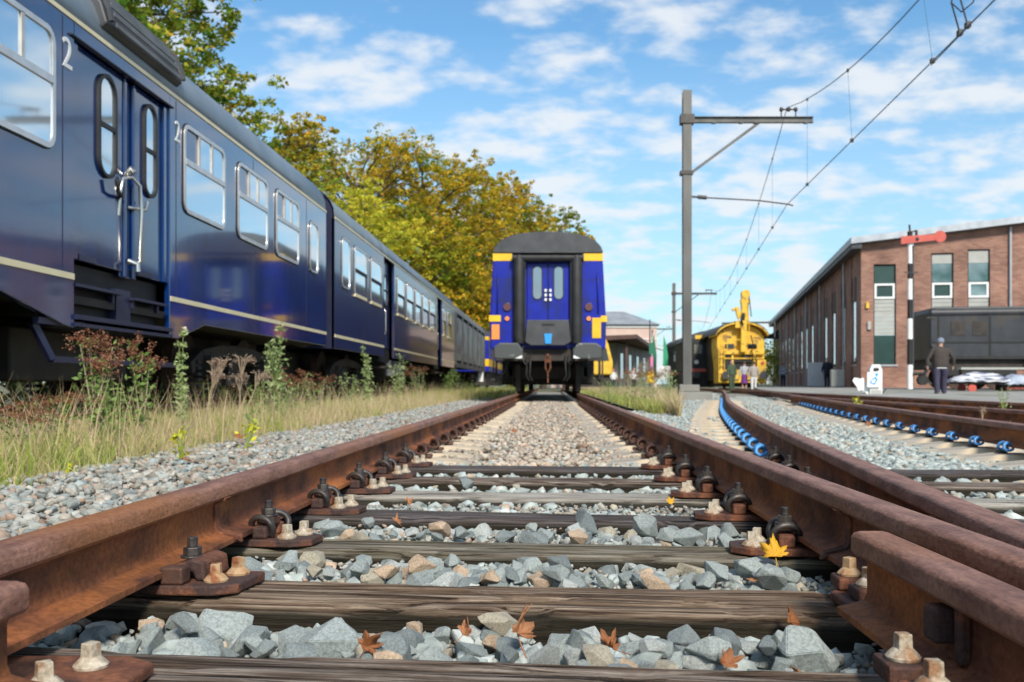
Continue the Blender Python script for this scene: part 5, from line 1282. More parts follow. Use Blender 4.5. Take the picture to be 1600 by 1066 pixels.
for i, (x0, x1, t) in enumerate(front):
    f = MB().ring([(x0, 1.37), (x1, 1.37), (x1, t), (x0, t)], [(x0+.05, 1.42), (x1-.05, 1.42), (x1-.05, t-.05), (x0+.05, t-.05)], 'Y', .06, .14).build('window', 'black', sh)
    a, b_ = x0+.05, x1-.05
    MB().box(a, b_, .12, .14, 5.37 if i == 0 else 5.40, t-.05 if i == 0 else 6.30).build('pane', 'facade_glass', f) if i else MB().box(a, b_, .12, .14, 5.37, t-.05).build('pane', 'win_green', f)
    if i: MB().box(a, b_, .10, .14, 6.30, t-.05).build('panel', 'panel_grey', f)
    MB().ring([(a, 4.61), (b_, 4.61), (b_, 5.36), (a, 5.36)], [(a+.10, 4.71), (b_-.10, 4.71), (b_-.10, 5.26), (a+.10, 5.26)], 'Y', .04, .13).build('sash', 'white', f)
    MB().box(a+.09, b_-.09, .11, .13, 4.70, 5.27).build('pane', 'win_green' if i < 2 else 'facade_glass', f)
    lp = MB()
    for k in range(9): lp.box(a, b_, .09-.0*k, .13, 2.83+k*.196, 2.83+k*.196+.180)
    lp.build('louvre_panel', 'panel_grey', f)
    MB().box(a, b_, .10, .13, 1.42, 2.81).build('panel', 'win_green', f)
    MB().box(x0-.08, x1+.08, -.06, .10, 1.29, 1.372).build('sill', 'zinc', f)
# long side towards the far end, facing left
sw = MB(); sw.box(0, .34, .352, LY, -.3, 7.28); sw.build('wall', 'brick', sh)
pipes = [5.6, 17.3, 26.6, 36.2, 45, 53.5, 61]
for k, y in enumerate(pipes):
    MB().tube([(-.10, y, .1), (-.10, y, 7.1)], .06, 8).build('downpipe', 'zinc', sh, smooth=50)
pil = []
y = 3.2
while y < LY-1: MB().box(-.06, .002, y-.20, y+.20, -.3, 7.0).build('pilaster', 'brick', sh); y += 4.1
y = 1.5
while y < LY-2:
    for q in (0, 1.25):
        f = MB().box(-.012, .05, y+q, y+q+.75, 1.4, 5.9).build('window', 'black', sh); MB().box(-.018, -.0125, y+q+.08, y+q+.67, 1.6, 4.6).build('pane', 'glass', f); MB().box(-.03, .0, y+q, y+q+.75, 1.36, 1.41).build('sill', 'white', f)
    y += 4.1
for px_ in (1425, 1578, 1750): x = loc(px_); MB().tube([(x, -.09, .1), (x, -.09, ez(x)-.05)], .065, 8).build('downpipe', 'zinc', sh, smooth=50)
# roof: two slopes, overhanging
rm = MB(); ov = .55
rm.add([(-ov, -ov, ez(0)-.02), (15, -ov, ez(15)+.03), (15, LY, ez(15)+.03), (-ov, LY, ez(0)-.02), (-ov, -ov, ez(0)+.30), (15, -ov, ez(15)+.33), (15, LY, ez(15)+.33), (-ov, LY, ez(0)+.30)],
       [(0, 3, 2, 1), (4, 5, 6, 7), (0, 1, 5, 4), (2, 3, 7, 6), (3, 0, 4, 7)])
rm.add([(15, -ov, ez(15)+.03), (FX+ov, -ov, ez(FX)-.02), (FX+ov, LY, ez(FX)-.02), (15, LY, ez(15)+.03), (15, -ov, ez(15)+.33), (FX+ov, -ov, ez(FX)+.30), (FX+ov, LY, ez(FX)+.30), (15, LY, ez(15)+.33)],
       [(0, 3, 2, 1), (4, 5, 6, 7), (0, 1, 5, 4), (1, 2, 6, 5), (2, 3, 7, 6)])
rm.build('roof', 'zinc', sh)
MB().box(-.50, -.02, -.45, LY, 7.05, 7.27).build('eave', 'dgrey', sh)
for q in (0,): MB().box(.22, .36, -.12, 0, 4.15, 4.45).build('wall_lamp', 'yellow_c', sh); MB().box(.30, .46, -.10, 0, 3.1, 3.5).build('alarm_box', 'panel_grey', sh)
for i, (x, y, w_, h, lb) in enumerate([(15.4, 57, 1.1, 1.45, 'tall pale grey cabinet against the long side of the shed'), (14.75, 50.8, .66, .95, 'lower beige cabinet against the shed, nearer its corner')]):
    r = thing('utility_cabinet', lb, 'cabinet', (x+.2, y, .22), -A); MB().box(-w_/2, w_/2, -.3, .3, .06, h).build('body', ['cabinet', 'panel_grey'][i], r, bev=.02)
    MB().box(-w_/2+.05, -.02, -.312, -.3005, .12, h-.07).build('door', ['cabinet', 'panel_grey'][i], r, bev=.004); MB().box(.02, w_/2-.05, -.312, -.3005, .12, h-.07).build('door', ['cabinet', 'panel_grey'][i], r, bev=.004)
    MB().box(-w_/2-.03, w_/2+.03, -.33, .33, -.1, .055).build('plinth', 'mgrey', r)
jb = thing('loading_spout', 'dark steel spout arm sticking out left of the far end of the shed', 'spout arm', (24.2, 104, 0))
MB().bar((2.5, 0, 7.4), (-.6, 0, 5.6), .35).bar((2.5, 0, 5.4), (-1.2, 0, 5.5), .5).tube([(-1.2, 0, 5.5), (-1.9, 0, 5.2), (-2.1, 0, 4.7)], .25, 8).build('arm', 'black', jb)
MB().bar((2.2, 0, -.2), (2.2, 0, 7.6), .3).build('column', 'black', jb)

# ------------------------------------------------------------------ semaphore, ground signal
sg = thing('semaphore_signal', 'black and white banded semaphore post with a red arm, in front of the shed', 'signal', (14.02, 38, .22))
H = 6.1; bands = [(0, .95, 'white'), (.95, 1.95, 'black'), (1.95, 2.75, 'white'), (2.75, 3.5, 'black'), (3.5, 4.3, 'white'), (4.3, 4.9, 'black'), (4.9, 5.7, 'white')]
for a, b_, c in bands: MB().cyl((0, 0, a), .115-.006*a, b_-a, 14, r2=.115-.006*b_).build('post_band', c, sg, smooth=40)
MB().prism([(-.40, 5.64), (1.02, 5.80), (1.02, 6.04), (-.40, 5.94)], 'Y', -.16, -.12).build('signal_arm', 'redarm', sg)
MB().cyl((1.12, -.165, 5.94), .23, .05, 24, 'Y').build('arm_disc', 'redarm', sg); MB().cyl((.22, -.18, 5.83), .07, .03, 12, 'Y').build('spectacle', 'black', sg)
MB().cyl((0, 0, 5.7), .10, .45, 10).bar((-.05, 0, 6.1), (.25, 0, 6.2), .05).bar((.25, 0, 6.2), (.25, 0, 5.95), .08).bar((0, 0, 6.1), (-.02, 0, 6.42), .06).build('cap', 'black', sg)
MB().bar((-.22, -.05, 4.55), (.28, -.05, 4.55), .05).bar((.15, .08, 0), (.15, .08, 5.6), .05).build('ladder_rail', 'dgrey', sg)
MB().tube([(.1, -.1, .6), (.5, -.15, .6), (.62, -.15, .85)], .07, 8).tube([(.55, -.15, .8), (.75, -.15, 1.0)], .12, 8).cyl((.42, -.3, .35), .2, .25, 14, 'Y').build('lever_gear', 'black', sg, smooth=40)
gs = thing('ground_signal', 'small white ground signal box with a blue drawing on it', 'signal', (10.02, 30, .06))
MB().prism([(-.19, 0), (.19, 0), (.19, .80), (.12, .96), (-.12, .96), (-.19, .80)], 'Y', -.02, .16).build('body', 'white', gs, bev=.01)
MB().box(-.30, .10, -.10, -.06, .26, .72).build('sign_plate', 'white', gs, bev=.005)
MB().prism([(-.24, .40), (-.08, .33), (.03, .50), (-.06, .58), (-.15, .52)], 'Y', -.108, -.101).prism([(-.03, .56), (.06, .68), (-.06, .69)], 'Y', -.108, -.101).build('blue_drawing', 'lblue', gs)
MB().prism([(-.19, .42), (-.10, .38), (-.04, .48), (-.10, .52)], 'Y', -.113, -.1085).build('drawing_centre', 'white', gs)
MB().tube([(-.07, -.02, .80), (.02, -.04, .82), (.06, -.02, .80)], .05, 8).build('lamp_lens', 'black', gs)
MB().box(-.16, .16, -.03, -.021, -.05, .18).build('base', 'panel_grey', gs)
MB().bar((.19, 0, .06), (.32, 0, .22), .03).build('lever', 'black', gs)
ar = thing('arrow_board', 'white arrow shaped board leaning left of the ground signal', 'board', (9.62, 30.1, .06))
MB().prism([(.20, .0), (-.02, .18), (-.12, .14), (-.16, .26), (-.30, .46), (-.24, .56), (-.06, .52), (.04, .56), (.12, .40), (.20, .34)], 'Y', -.03, .0).build('board', 'white', ar, bev=.005)
MB().bar((.10, .03, -.05), (.10, .03, .4), .04).build('stake', 'panel_grey', ar)

# ------------------------------------------------------------------ black wagon and the clutter before it
bw = thing('tank_wagon', 'black riveted tender wagon standing in front of the shed at the right edge', 'wagon', (15.35, 38.6, .05), -R(3))
MB().prism([(-.3, 1.35), (10, 1.35), (10, 3.3), (9.9, 3.5), (-.12, 3.42), (-.3, 3.2)], 'Y', 0, 2.9).build('body', 'wagon_black', bw, bev=.06)
MB().tube([(-.25, .15, 3.18), (10, .15, 3.28)], .20, 10).build('rounded_edge', 'wagon_black', bw, smooth=60)
rb = MB()
for x in (.0, 2.0, 4.6, 7.2): rb.box(x, x+.07, -.03, -.001, 1.4, 3.05)
rb.box(-.2, 9.9, -.035, -.001, 1.36, 1.48); rb.box(-.2, 9.9, -.03, -.001, 2.0, 2.06); rb.build('riveted_strip', 'black', bw)
for x, a, b_ in ((.5, 2.3, 2.85), (1.35, 2.3, 2.85), (5.1, 2.2, 2.8)): MB().box(x, x+.55, -.02, -.001, a, b_).build('hatch', 'under', bw)
MB().box(-.1, 9.8, .2, 2.7, .95, 1.35).build('frame', 'under', bw)
for x in (.9, 2.4, 5.6, 7.2):
    MB().cyl((x, .3, .62), .47, .12, 24, 'Y').cyl((x, 2.4, .62), .47, .12, 24, 'Y').cyl((x, .2, .62), .09, 2.4, 8, 'Y').build('wheelset', 'under_brown', bw, smooth=30)
MB().box(.2, 3.1, .1, .2, .7, .95).tube([(3.4, .1, 1.0), (3.6, -.1, 1.35), (3.9, -.1, 1.5), (5.0, -.1, 1.5)], .10, 8).build('side_gear', 'black', bw)
MB().tube([(-.35, .1, 1.0), (-.5, .05, .6), (-.25, .0, .35)], .05, 8).bar((-.45, .0, 3.0), (-.1, .0, 3.0), .05).cyl((-.2, -.06, 1.9), .07, .06, 12, 'Y').build('buffer_gear', 'steel_dark', bw)
MT['stripe_cloth'] = mat('stripe_cloth', (.10, .12, .18), (.60, .60, .62), 9, .8, stretch=(.2, .2, 2.2), ramp=(.48, .52), detail=1)
MT['tarp'] = mat('tarp', (.30, .34, .44), (.42, .46, .54), 3, .6, 0, .5, 6, bdist=.05)
def heap(name, pts, h, m, label, x, y, z):
    mb = MB(); n = 18; o = 0; hw_, hd = pts
    for j in range(9):
        for i in range(n+1):
            u = -1+2*i/n; v = -1+2*j/8; zz2 = max(0, (1-abs(u)**2.6)*(1-abs(v)**3))*h*(.75+.35*noise.noise(Vector((u*2+x, v*2, 1)))); mb.v.append((u*hw_, v*hd, zz2+.015*math.sin(u*14+v*3)))
    for j in range(8):
        for i in range(n): a = j*(n+1)+i; mb.f.append((a, a+1, a+n+2, a+n+1))
    o = mb.build(name, m, smooth=60); o.location = (x, y, z); md = o.modifiers.new('T', 'SOLIDIFY'); md.thickness = .03; return tag(o, label, 'cover')
tr = thing('flat_trolley', 'low trolley with small red wheels under the striped cover', 'trolley', (15.8, 35.8, .12))
MB().box(-.95, 1.35, -.5, .5, .30, .38).build('deck', 'under', tr)
for x in (-.5, 1.0):
    for y in (-.45, .45): MB().cyl((x, y-.03, .15), .15, .06, 16, 'Y').build('wheel', 'redarm', tr, smooth=30)
heap('striped_cover', (1.10, .6), .42, 'stripe_cloth', 'blue and white striped cloth thrown over the trolley before the black wagon', 15.75, 35.8, .49)
heap('grey_cover', (.55, .55), .45, 'tarp', 'pale grey tarpaulin bundle right of the striped cloth', 17.0, 35.6, .42)
heap('dark_cover', (.6, .5), .40, 'stripe_cloth', 'dark striped bundle at the right edge beside the grey tarpaulin', 17.9, 35.7, .40)
MB
ct = thing('crate', 'low dark crate under the bundles at the right edge', 'crate', (17.35, 35.7, .12)); MB().box(-.85, 1.1, -.45, .45, .0, .30).build('box', 'under', ct, bev=.01); MB().box(-.87, 1.12, -.46, -.451, .12, .17).build('slat', 'redarm', ct)
bn = thing('loading_bench', 'low wooden bench frame beside the black wagon', 'bench', (16.6, 37.2, .12)); MB().box(-1, 2, -.2, .2, .85, .93).build('seat', 'panel_grey', bn)
for x in (-.9, 1.9): MB().box(x-.05, x+.05, -.15, .15, 0, .85).build('leg', 'under', bn)

# ------------------------------------------------------------------ yellow crane wagon and the dark coach behind it
cw = thing('crane_wagon', 'yellow rail crane wagon with a raised boom and black buffers', 'crane wagon', (11.35, 58, 0))
hwid = 1.42
arc = [(hwid*1.12*math.cos(R(a)), 3.05+.95*math.sin(R(a))) for a in range(12, 169, 13)]
MB().prism([(-1.28, .45), (1.38, .45), (1.38, 1.3), (1.42, 2.6), (1.42, 3.0)]+[(p[0]*.90, p[1]-.02) for p in arc]+[(-1.42, 3.0), (-1.42, 2.6), (-1.28, 1.3)], 'Y', .2, 2.2).build('body', 'yellow_c', cw, bev=.03)
MB().prism([(p[0], p[1]+.02) for p in arc]+[(p[0], p[1]+.12) for p in reversed(arc)], 'Y', -.25, 2.4).build('canopy', 'yellow_c', cw)
MB().prism([(p[0]*1.02, p[1]+.13) for p in arc]+[(p[0]*1.02, p[1]+.17) for p in reversed(arc)], 'Y', -.2, 9).build('roof', 'dgrey', cw)
MB().box(-1.25, 1.3, 2.21, 9, .6, 3.35).build('rear_body', 'black', cw, bev=.03)
MB().bar((.6, .3, 4.1), (2.1, .3, 4.1), .10).bar((2.05, .3, 4.1), (2.05, .3, 3.2), .07).bar((-1.1, .3, 4.05), (2.1, .6, 4.14), .10).bar((-1.1, .2, 4.05), (-1.1, .2, 3.5), .06).build('roof_rail', 'dgrey', cw)
for s, a in ((-1, -.95), (1, .42)): MB().prism(rrect(a, a+.55, 2.52, 2.82, .08), 'Y', .17, .20).build('window', 'glass_dark', cw)
MB().box(-.84, -.55, .18, .199, 3.18, 3.24).build('name_plate', 'dgrey', cw)
MB().box(-1.3, 1.35, -.12, .19, 2.18, 2.42).box(-1.3, 1.35, -.1, .19, 1.90, 1.97).bar((-1.2, .0, 2.2), (-1.2, .0, 1.0), .14).bar((.75, 0, 2.2), (.75, 0, 1.3), .14).bar((-.55, 0, 2.2), (-.5, 0, 1.3), .12).box(-1.34, 1.42, -.15, .19, .50, 1.25).box(.9, 1.45, -.16, .19, 1.25, 1.85).build('front_frame', 'yellow_c', cw, bev=.02)
MB().box(-.45, .65, -.02, .19, 1.72, 1.88).box(-.45, .6, .1, .195, 1.3, 1.7).build('recess', 'black', cw)
for z in (2.55, 2.05, 1.55, 1.05): MB().bar((-1.36, -.22, z), (-1.08, -.22, z), .035).build('ladder_rung', 'yellow_c', cw)
for x in (-1.38, -1.06): MB().bar((x, -.22, .55), (x, -.22, 3.1), .04).build('ladder_rail', 'yellow_c', cw)
for a, b_, c, d in ((-1.22, -.62, 1.30, 1.85), (.72, .90, 1.35, 2.1), (-.9, -.6, 2.0, 2.15), (.1, .55, 2.0, 2.15), (-1.2, -.2, .60, .68), (.2, 1.1, .60, .68)): MB().box(a, b_, -.01 if c > 1.25 else -.162, .195 if c > 1.25 else -.151, c, d).build('dark_gap', 'black', cw)
MB().bar((-.9, -.3, 3.05), (.95, -.3, 3.05), .05).bar((-.9, -.3, 2.45), (-.9, -.3, 3.05), .04).bar((.95, -.3, 2.45), (.95, -.3, 3.05), .04).build('guard_rail', 'yellow_c', cw)
MB().tube([(.5, -.3, 3.3), (.62, -.35, 2.8), (.55, -.3, 2.3), (.8, -.25, 1.9)], .035, 6).build('hose', 'black', cw, smooth=60)
MB().bar((-.28, -.3, 4.0), (.10, -.35, 5.3), .07).box(-.42, -.12, -.35, -.1, 3.75, 4.15).bar((.42, -.2, 3.6), (.30, -.3, 5.1), .06).build('boom_strut', 'yellow_c', cw)
MB().cyl((1.22, -.19, 1.66), .11, .04, 14, 'Y').build('red_lamp', 'redarm', cw)
MB().bar((.72, -.1, 2.3), (.72, -.1, .7), .05).build('front_post', 'yellow_c', cw)
for s in (-.98, 1.24):
    b = MB().cyl((s, -.45, .95), .24, .06, 22, 'Y').build('buffer', 'dgrey', cw); MB().cyl((s, -.4, .95), .11, .5, 10, 'Y').build('buffer_shank', 'black', b)
bo = MB(); bo.bar((.05, -.25, 2.3), (.12, -.25, 5.75), .34, .36).bar((.30, -.25, 4.0), (.34, -.25, 5.5), .10).bar((-.15, -.2, 4.3), (-.35, -.2, 5.0), .22).bar((-.35, -.2, 4.9), (-.6, -.2, 4.8), .16).build('boom', 'yellow_c', cw, bev=.03)
MB().cyl((.18, -.45, 5.75), .26, .35, 18, 'Y').box(-.1, .45, -.42, -.1, 5.2, 5.45).build('boom_head', 'yellow_c', cw, bev=.02)
MB().tube([(.02, -.45, 4.6), (-.1, -.5, 4.2), (.0, -.45, 3.9)], .06, 6).tube([(.36, -.45, 5.6), (.50, -.45, 4.4)], .03, 6).box(-.05, .12, -.46, -.43, 4.2, 4.6).build('hydraulics', 'black', cw)
for y in (1.5, 7):
    for s in (-.75, .75): MB().cyl((s-.07, y, .64), .46, .14, 20, 'X').build('wheel', 'under', cw)
MB().box(-1.1, 1.1, .5, 8.8, .25, .6).build('underframe_box', 'black', cw)
lc = thing('dark_coach', 'black and red coach coupled behind the yellow crane wagon', 'railway coach', (11.2, 68.2, 0))
MB().box(-1.42, 1.42, 0, 15, 1.1, 3.4).build('body', 'black', lc, bev=.05)
MB().prism([(p[0], p[1]) for p in roofprof(1.45, 3.4, 4.15)], 'Y', 0, 15).build('roof', 'dgrey', lc, smooth=40)
MB().box(-1.44, 1.44, -.02, 14, 1.1, 1.35).build('lower_band', 'redarm', lc)
for y in (.6, 2.4, 5, 8): MB().box(-1.435, -1.42, y, y+1.1, 2.2, 3.0).build('window', 'glass', lc)
MB().box(-1.2, 1.2, .5, 14, .25, 1.1).build('bogie', 'under', lc, bev=.04)
lo = thing('shunting_locomotive', 'black locomotive front with a round lamp left of the crane wagon', 'locomotive', (10.2, 63.5, 0))
MB().box(-1.05, .6, 0, 8, 1.25, 3.3).build('body', 'black', lo, bev=.08); MB().prism([(-1.1, 3.3), (.6, 3.3), (.5, 3.7), (-.7, 3.75)], 'Y', 0, 8).build('roof', 'dgrey', lo, bev=.05)
MB().box(-1.06, .6, -.06, .0, 1.2, 1.42).build('buffer_beam', 'redarm', lo); MB().cyl((-.72, -.12, 1.85), .14, .1, 16, 'Y').build('headlamp', 'alu', lo)
MB().cyl((-.75, -.5, 1.0), .22, .5, 18, 'Y').build('buffer', 'dgrey', lo); MB().box(-1.0, .5, .1, 7, .2, 1.2).build('bogie', 'under', lo, bev=.04)
MB().box(-.85, -.35, -.02, .0, 2.4, 3.0).build('window', 'glass', lo); MB().box(-.8, -.2, -.03, .0, 3.35, 3.6).build('destination_box', 'yellow_c', lo)

# ------------------------------------------------------------------ far station buildings
pk = thing('station_building', 'pale pink station building with a grey hipped roof, far right behind the coach', 'building', (6, 125, -.1))
MB().box(-6, 7.6, 0, 14, 0, 8.15).build('wall', 'pink_wall', pk); MB().box(-6, 7.8, -.15, 0, 7.75, 8.1).box(-6, 7.8, -.1, 0, 6.2, 6.3).build('cornice', 'white', pk)
MB().add([(-7, -.5, 8.15), (8.0, -.5, 8.15), (8.0, 14, 8.15), (-7, 14, 8.15), (-5, 4, 10.1), (3.6, 4, 10.1), (3.6, 9, 10.1), (-5, 9, 10.1)], [(0, 1, 5, 4), (1, 2, 6, 5), (2, 3, 7, 6), (3, 0, 4, 7), (4, 5, 6, 7), (3, 2, 1, 0)]).build('roof', 'slate', pk)
cn = thing('platform_canopy', 'dark brown platform canopy in front of the pink station building', 'canopy', (0, 0, 0))
MB().add([(3.6, 84, 4.55), (7.4, 84, 4.7), (12, 112, 4.6), (12, 116, 4.4), (3.6, 116, 4.5), (3.6, 84, 4.15), (7.4, 84, 4.35), (12, 112, 4.2), (12, 116, 4.2), (3.6, 116, 4.2)], [(0, 1, 2, 3, 4), (9, 8, 7, 6, 5), (0, 5, 6, 1), (1, 6, 7, 2), (2, 7, 8, 3), (3, 8, 9, 4), (4, 9, 5, 0)]).build('roof', 'brownwood', cn)
for x, y in ((4.4, 85), (6.6, 85), (6.9, 92), (8.0, 99), (9.2, 106)): MB().box(x-.1, x+.1, y-.1, y+.1, -.1, 4.3).build('post', 'brownwood', cn)
sd_ = thing('grey_shed', 'grey panelled station shed under the brown canopy', 'building', (0, 0, 0))
MB().add([(5.9, 86.5, -.1), (11.6, 112, -.1), (9, 113, -.1), (4.9, 88, -.1), (5.9, 86.5, 4.1), (11.6, 112, 4.1), (9, 113, 4.1), (4.9, 88, 4.1)], [(0, 3, 2, 1), (4, 5, 6, 7), (0, 1, 5, 4), (1, 2, 6, 5), (2, 3, 7, 6), (3, 0, 4, 7)]).build('wall', 'greywall', sd_)
for k in range(9):
    t = .06+k*.105; a = Vector((5.9, 86.5, 0)).lerp(Vector((11.6, 112, 0)), t); b_ = Vector((5.9, 86.5, 0)).lerp(Vector((11.6, 112, 0)), t+.06)
    n = Vector((.976, -.218, 0))*.05; MB().add([tuple(a+n+Vector((0, 0, .9))), tuple(b_+n+Vector((0, 0, .9))), tuple(b_+n+Vector((0, 0, 3.2))), tuple(a+n+Vector((0, 0, 3.2))), tuple(a+Vector((0, 0, .9))), tuple(b_+Vector((0, 0, .9))), tuple(b_+Vector((0, 0, 3.2))), tuple(a+Vector((0, 0, 3.2)))], [(0, 1, 2, 3), (7, 6, 5, 4), (0, 4, 5, 1), (1, 5, 6, 2), (2, 6, 7, 3), (3, 7, 4, 0)]).build('window', 'greywall' if k % 2 else 'glass_dark', sd_)
MT['green_flag'] = mat('green_flag', (.04, .38, .20), (.06, .46, .26), 2, .7, transl=.2); MT['green_dark'] = mat('green_dark', (.02, .16, .10), None, rough=.7); MT['pink'] = mat('pink', (.70, .20, .40), None, rough=.6)
for (x, y, h, m, lb, w0) in ((8.9, 78, 4.4, 'green_flag', 'light green feather banner beside the distant mast', .45), (8.3, 80, 4.7, 'green_dark', 'dark green feather banner behind the light green one', .35)):
    r = thing('feather_banner', lb, 'banner', (x, y, -.05), 0, 'feather banners'); MB().tube([(0, 0, 0), (0, 0, h*.8), (.10, 0, h)], .03, 6).build('pole', 'white', r)
    MB().prism([(.04, 1.0), (w0, 1.2), (w0*1.1, h*.6), (w0*.7, h*.85), (.12, h)], 'Y', -.012, .012).build('cloth', m, r)
r = thing('sign_post', 'dark pole with pink and teal sign panels near the green banners', 'sign', (7.72, 76, -.05)); MB().tube([(0, 0, 0), (0, 0, 5.5)], .05, 6).build('pole', 'dgrey', r)
MB().box(.02, .25, -.03, .0, 1.3, 2.6).build('panel', 'pink', r); MB().box(-.06, .25, -.05, -.031, 2.8, 3.7).build('panel', 'green_dark', r)
r = thing('yellow_box', 'bright yellow box on a short post by the station shed', 'box', (6.95, 68, -.05)); MB().box(-.24, .24, -.1, .1, .55, 1.35).build('panel', 'yellow', r, bev=.02); MB().cyl((0, 0, 0), .04, .6, 6).cyl((0, 0, 1.35), .12, .35, 10).build('post', 'mgrey', r)
r = thing('notice_boards', 'two white notice boards side by side left of the tall mast', 'sign', (8.2, 70, -.05)); MB().box(-.33, -.02, -.03, .03, .75, 1.75).build('board', 'white', r); MB().box(.04, .38, -.03, .03, .75, 1.75).build('board', 'white', r)
MB().cyl((-.2, .05, 0), .03, 1.7, 6).cyl((.2, .05, 0), .03, 1.7, 6).build('post', 'mgrey', r)

# ------------------------------------------------------------------ people
MT['skin'] = mat('skin', (.50, .28, .19), (.56, .33, .24), 20, .55)
for n_2, c in dict(jkt=(.055, .042, .036), trs=(.045, .038, .075), cap=(.20, .23, .30), shoe=(.30, .29, .27), dark=(.015, .017, .028), navyc=(.02, .025, .06), purple=(.16, .03, .22), shirt=(.42, .42, .45), wht=(.72, .72, .72), grn=(.06, .09, .05), hairb=(.08, .05, .03), hairg=(.35, .33, .31), beige=(.38, .33, .30), redh=(.35, .06, .04)).items():
    MT[n_2] = mat(n_2, tuple(v*.8 for v in c), c, 9, .8, 0, .25, 30)
def skin_obj(name, nodes, edges, m, parent, root=0, sub=2):
    me = bpy.data.meshes.new(name); bm = bmesh.new(); ly = bm.verts.layers.skin.verify(); vs = []
    for (x, y, z, r) in nodes:
        v = bm.verts.new((x, y, z)); rr = r if isinstance(r, tuple) else (r, r); v[ly].radius = rr; vs.append(v)
    vs[root][ly].use_root = True
    for a, b_ in edges: bm.edges.new((vs[a], vs[b_]))
    bm.to_mesh(me); bm.free(); me.materials.append(MT[m]); o = bpy.data.objects.new(name, me); C.objects.link(o); o.parent = parent
    s = o.modifiers.new('Skin', 'SKIN'); s.use_smooth_shade = True; s.use_x_symmetry = False; o.modifiers.new('Sub', 'SUBSURF').levels = sub; o.modifiers['Sub'].render_levels = sub
    return o
def person(x, y, z, h, face, label, top, legs, hair, stride=.12, skirt=False, cap=None, bag=None, elbow=.04, fat=1.0, shoe='shoe', striped=False, armx=.0):
    # local: facing -y when face=0 (towards the camera); built at 1.75 m and scaled
    root = thing('person', label, 'person', (x, y, z), face); root.scale = (h/1.75,)*3; root['group'] = 'people walking in the yard'
    f = fat; s = stride
    hip = .10*f; N_ = [(0, 0, .95, (.15*f, .105*f)), (0, 0, 1.12, (.145*f, .10*f)), (0, 0, 1.30, (.165*f, .11*f)), (0, .01, 1.43, (.12*f, .085)), (0, 0, 1.50, (.055, .055)), (0, -.01, 1.58, (.072, .082)), (0, -.012, 1.68, (.074, .088)), (0, -.005, 1.74, (.045, .05))]
    E_ = [(0, 1), (1, 2), (2, 3), (3, 4), (4, 5), (5, 6), (6, 7)]
    def leg(sx, dy): 
        k = len(N_); N_.extend([(sx*hip, 0, .88, .085*f), (sx*hip*1.05, dy*.55-.02, .50, .056), (sx*hip*1.1, dy+.02, .12, .038), (sx*hip*1.15, dy-.0, .045, .036), (sx*hip*1.3, dy-.13, .03, .030)])
        E_.extend([(0, k), (k, k+1), (k+1, k+2), (k+2, k+3), (k+3, k+4)]); return k
    l0 = leg(-1, -s); l1 = leg(1, s)
    def arm(sx, dy):
        k = len(N_); N_.extend([(sx*.185*f, .01, 1.41, .052), (sx*(.24*f+elbow), .02+dy*.3, 1.15, .043), (sx*(.26*f+elbow*.9), -.02+dy, .93, .031), (sx*(.262*f+elbow*.8), -.03+dy*1.1, .86, (.038, .018))])
        E_.extend([(3, k), (k, k+1), (k+1, k+2), (k+2, k+3)])
        for q in range(4):
            j = len(N_); dxx = (q-1.5)*.012
            N_.extend([(sx*(.262*f+elbow*.8)+dxx*.3, -.03+dy*1.1+dxx*1.6, .815, .009), (sx*(.255*f+elbow*.8), -.035+dy*1.1+dxx*1.7, .775+abs(q-1.4)*.006, .008)]); E_.extend([(k+3, j), (j, j+1)])
        j = len(N_); N_.append((sx*(.245*f+elbow*.8), -.07+dy*1.1, .835, .010)); E_.append((k+3, j)); return k
    a0 = arm(-1, -.05+armx); a1 = arm(1, .06)
    body = skin_obj('body', N_, E_, 'skin', root)
    def grow(i, g): q = N_[i]; r = q[3] if isinstance(q[3], tuple) else (q[3], q[3]); return (q[0], q[1], q[2], (r[0]+g, r[1]+g))
    # clothes: lofted rings round the limbs of the body
    def loft(name, ringsets, m, par=root, n=14):
        mb = MB()
        for rings in ringsets:
            o = len(mb.v); R_ = [Vector(r[:3]) for r in rings]
            for i, r in enumerate(rings):
                for k in range(n):
                    t = 2*math.pi*k/n; c, s_ = math.cos(t), math.sin(t); c = math.copysign(abs(c)**.8, c); s_ = math.copysign(abs(s_)**.8, s_)
                    mb.v.append((r[0]+r[3]*c, r[1]+r[4]*s_, r[2]+.006*math.sin(k*2.3+i*1.7)))
            for i in range(len(rings)-1):
                for k in range(n): mb.f.append((o+i*n+k, o+i*n+(k+1) % n, o+(i+1)*n+(k+1) % n, o+(i+1)*n+k))
            mb.f.append(tuple(o+k for k in range(n))); e = o+(len(rings)-1)*n; mb.f.append(tuple(e+k for k in range(n)))
        return mb.build(name, m, par, smooth=75)
    tor = [(0, 0, .86, .185*f, .135*f), (0, 0, .90, .200*f, .150*f), (0, 0, 1.02, .205*f, .150*f), (0, 0, 1.18, .205*f, .145*f), (0, .005, 1.32, .215*f, .140*f), (0, .01, 1.40, .205*f, .125*f), (0, .01, 1.45, .172*f, .112*f), (0, .008, 1.49, .085, .08), (0, .005, 1.515, .068, .068)]
    if skirt: tor = [(0, 0, .96, .165*f, .115*f)]+[(t[0], t[1], t[2], t[3]*.88, t[4]*.88) for t in tor[3:]]
    rs_ = [tor]
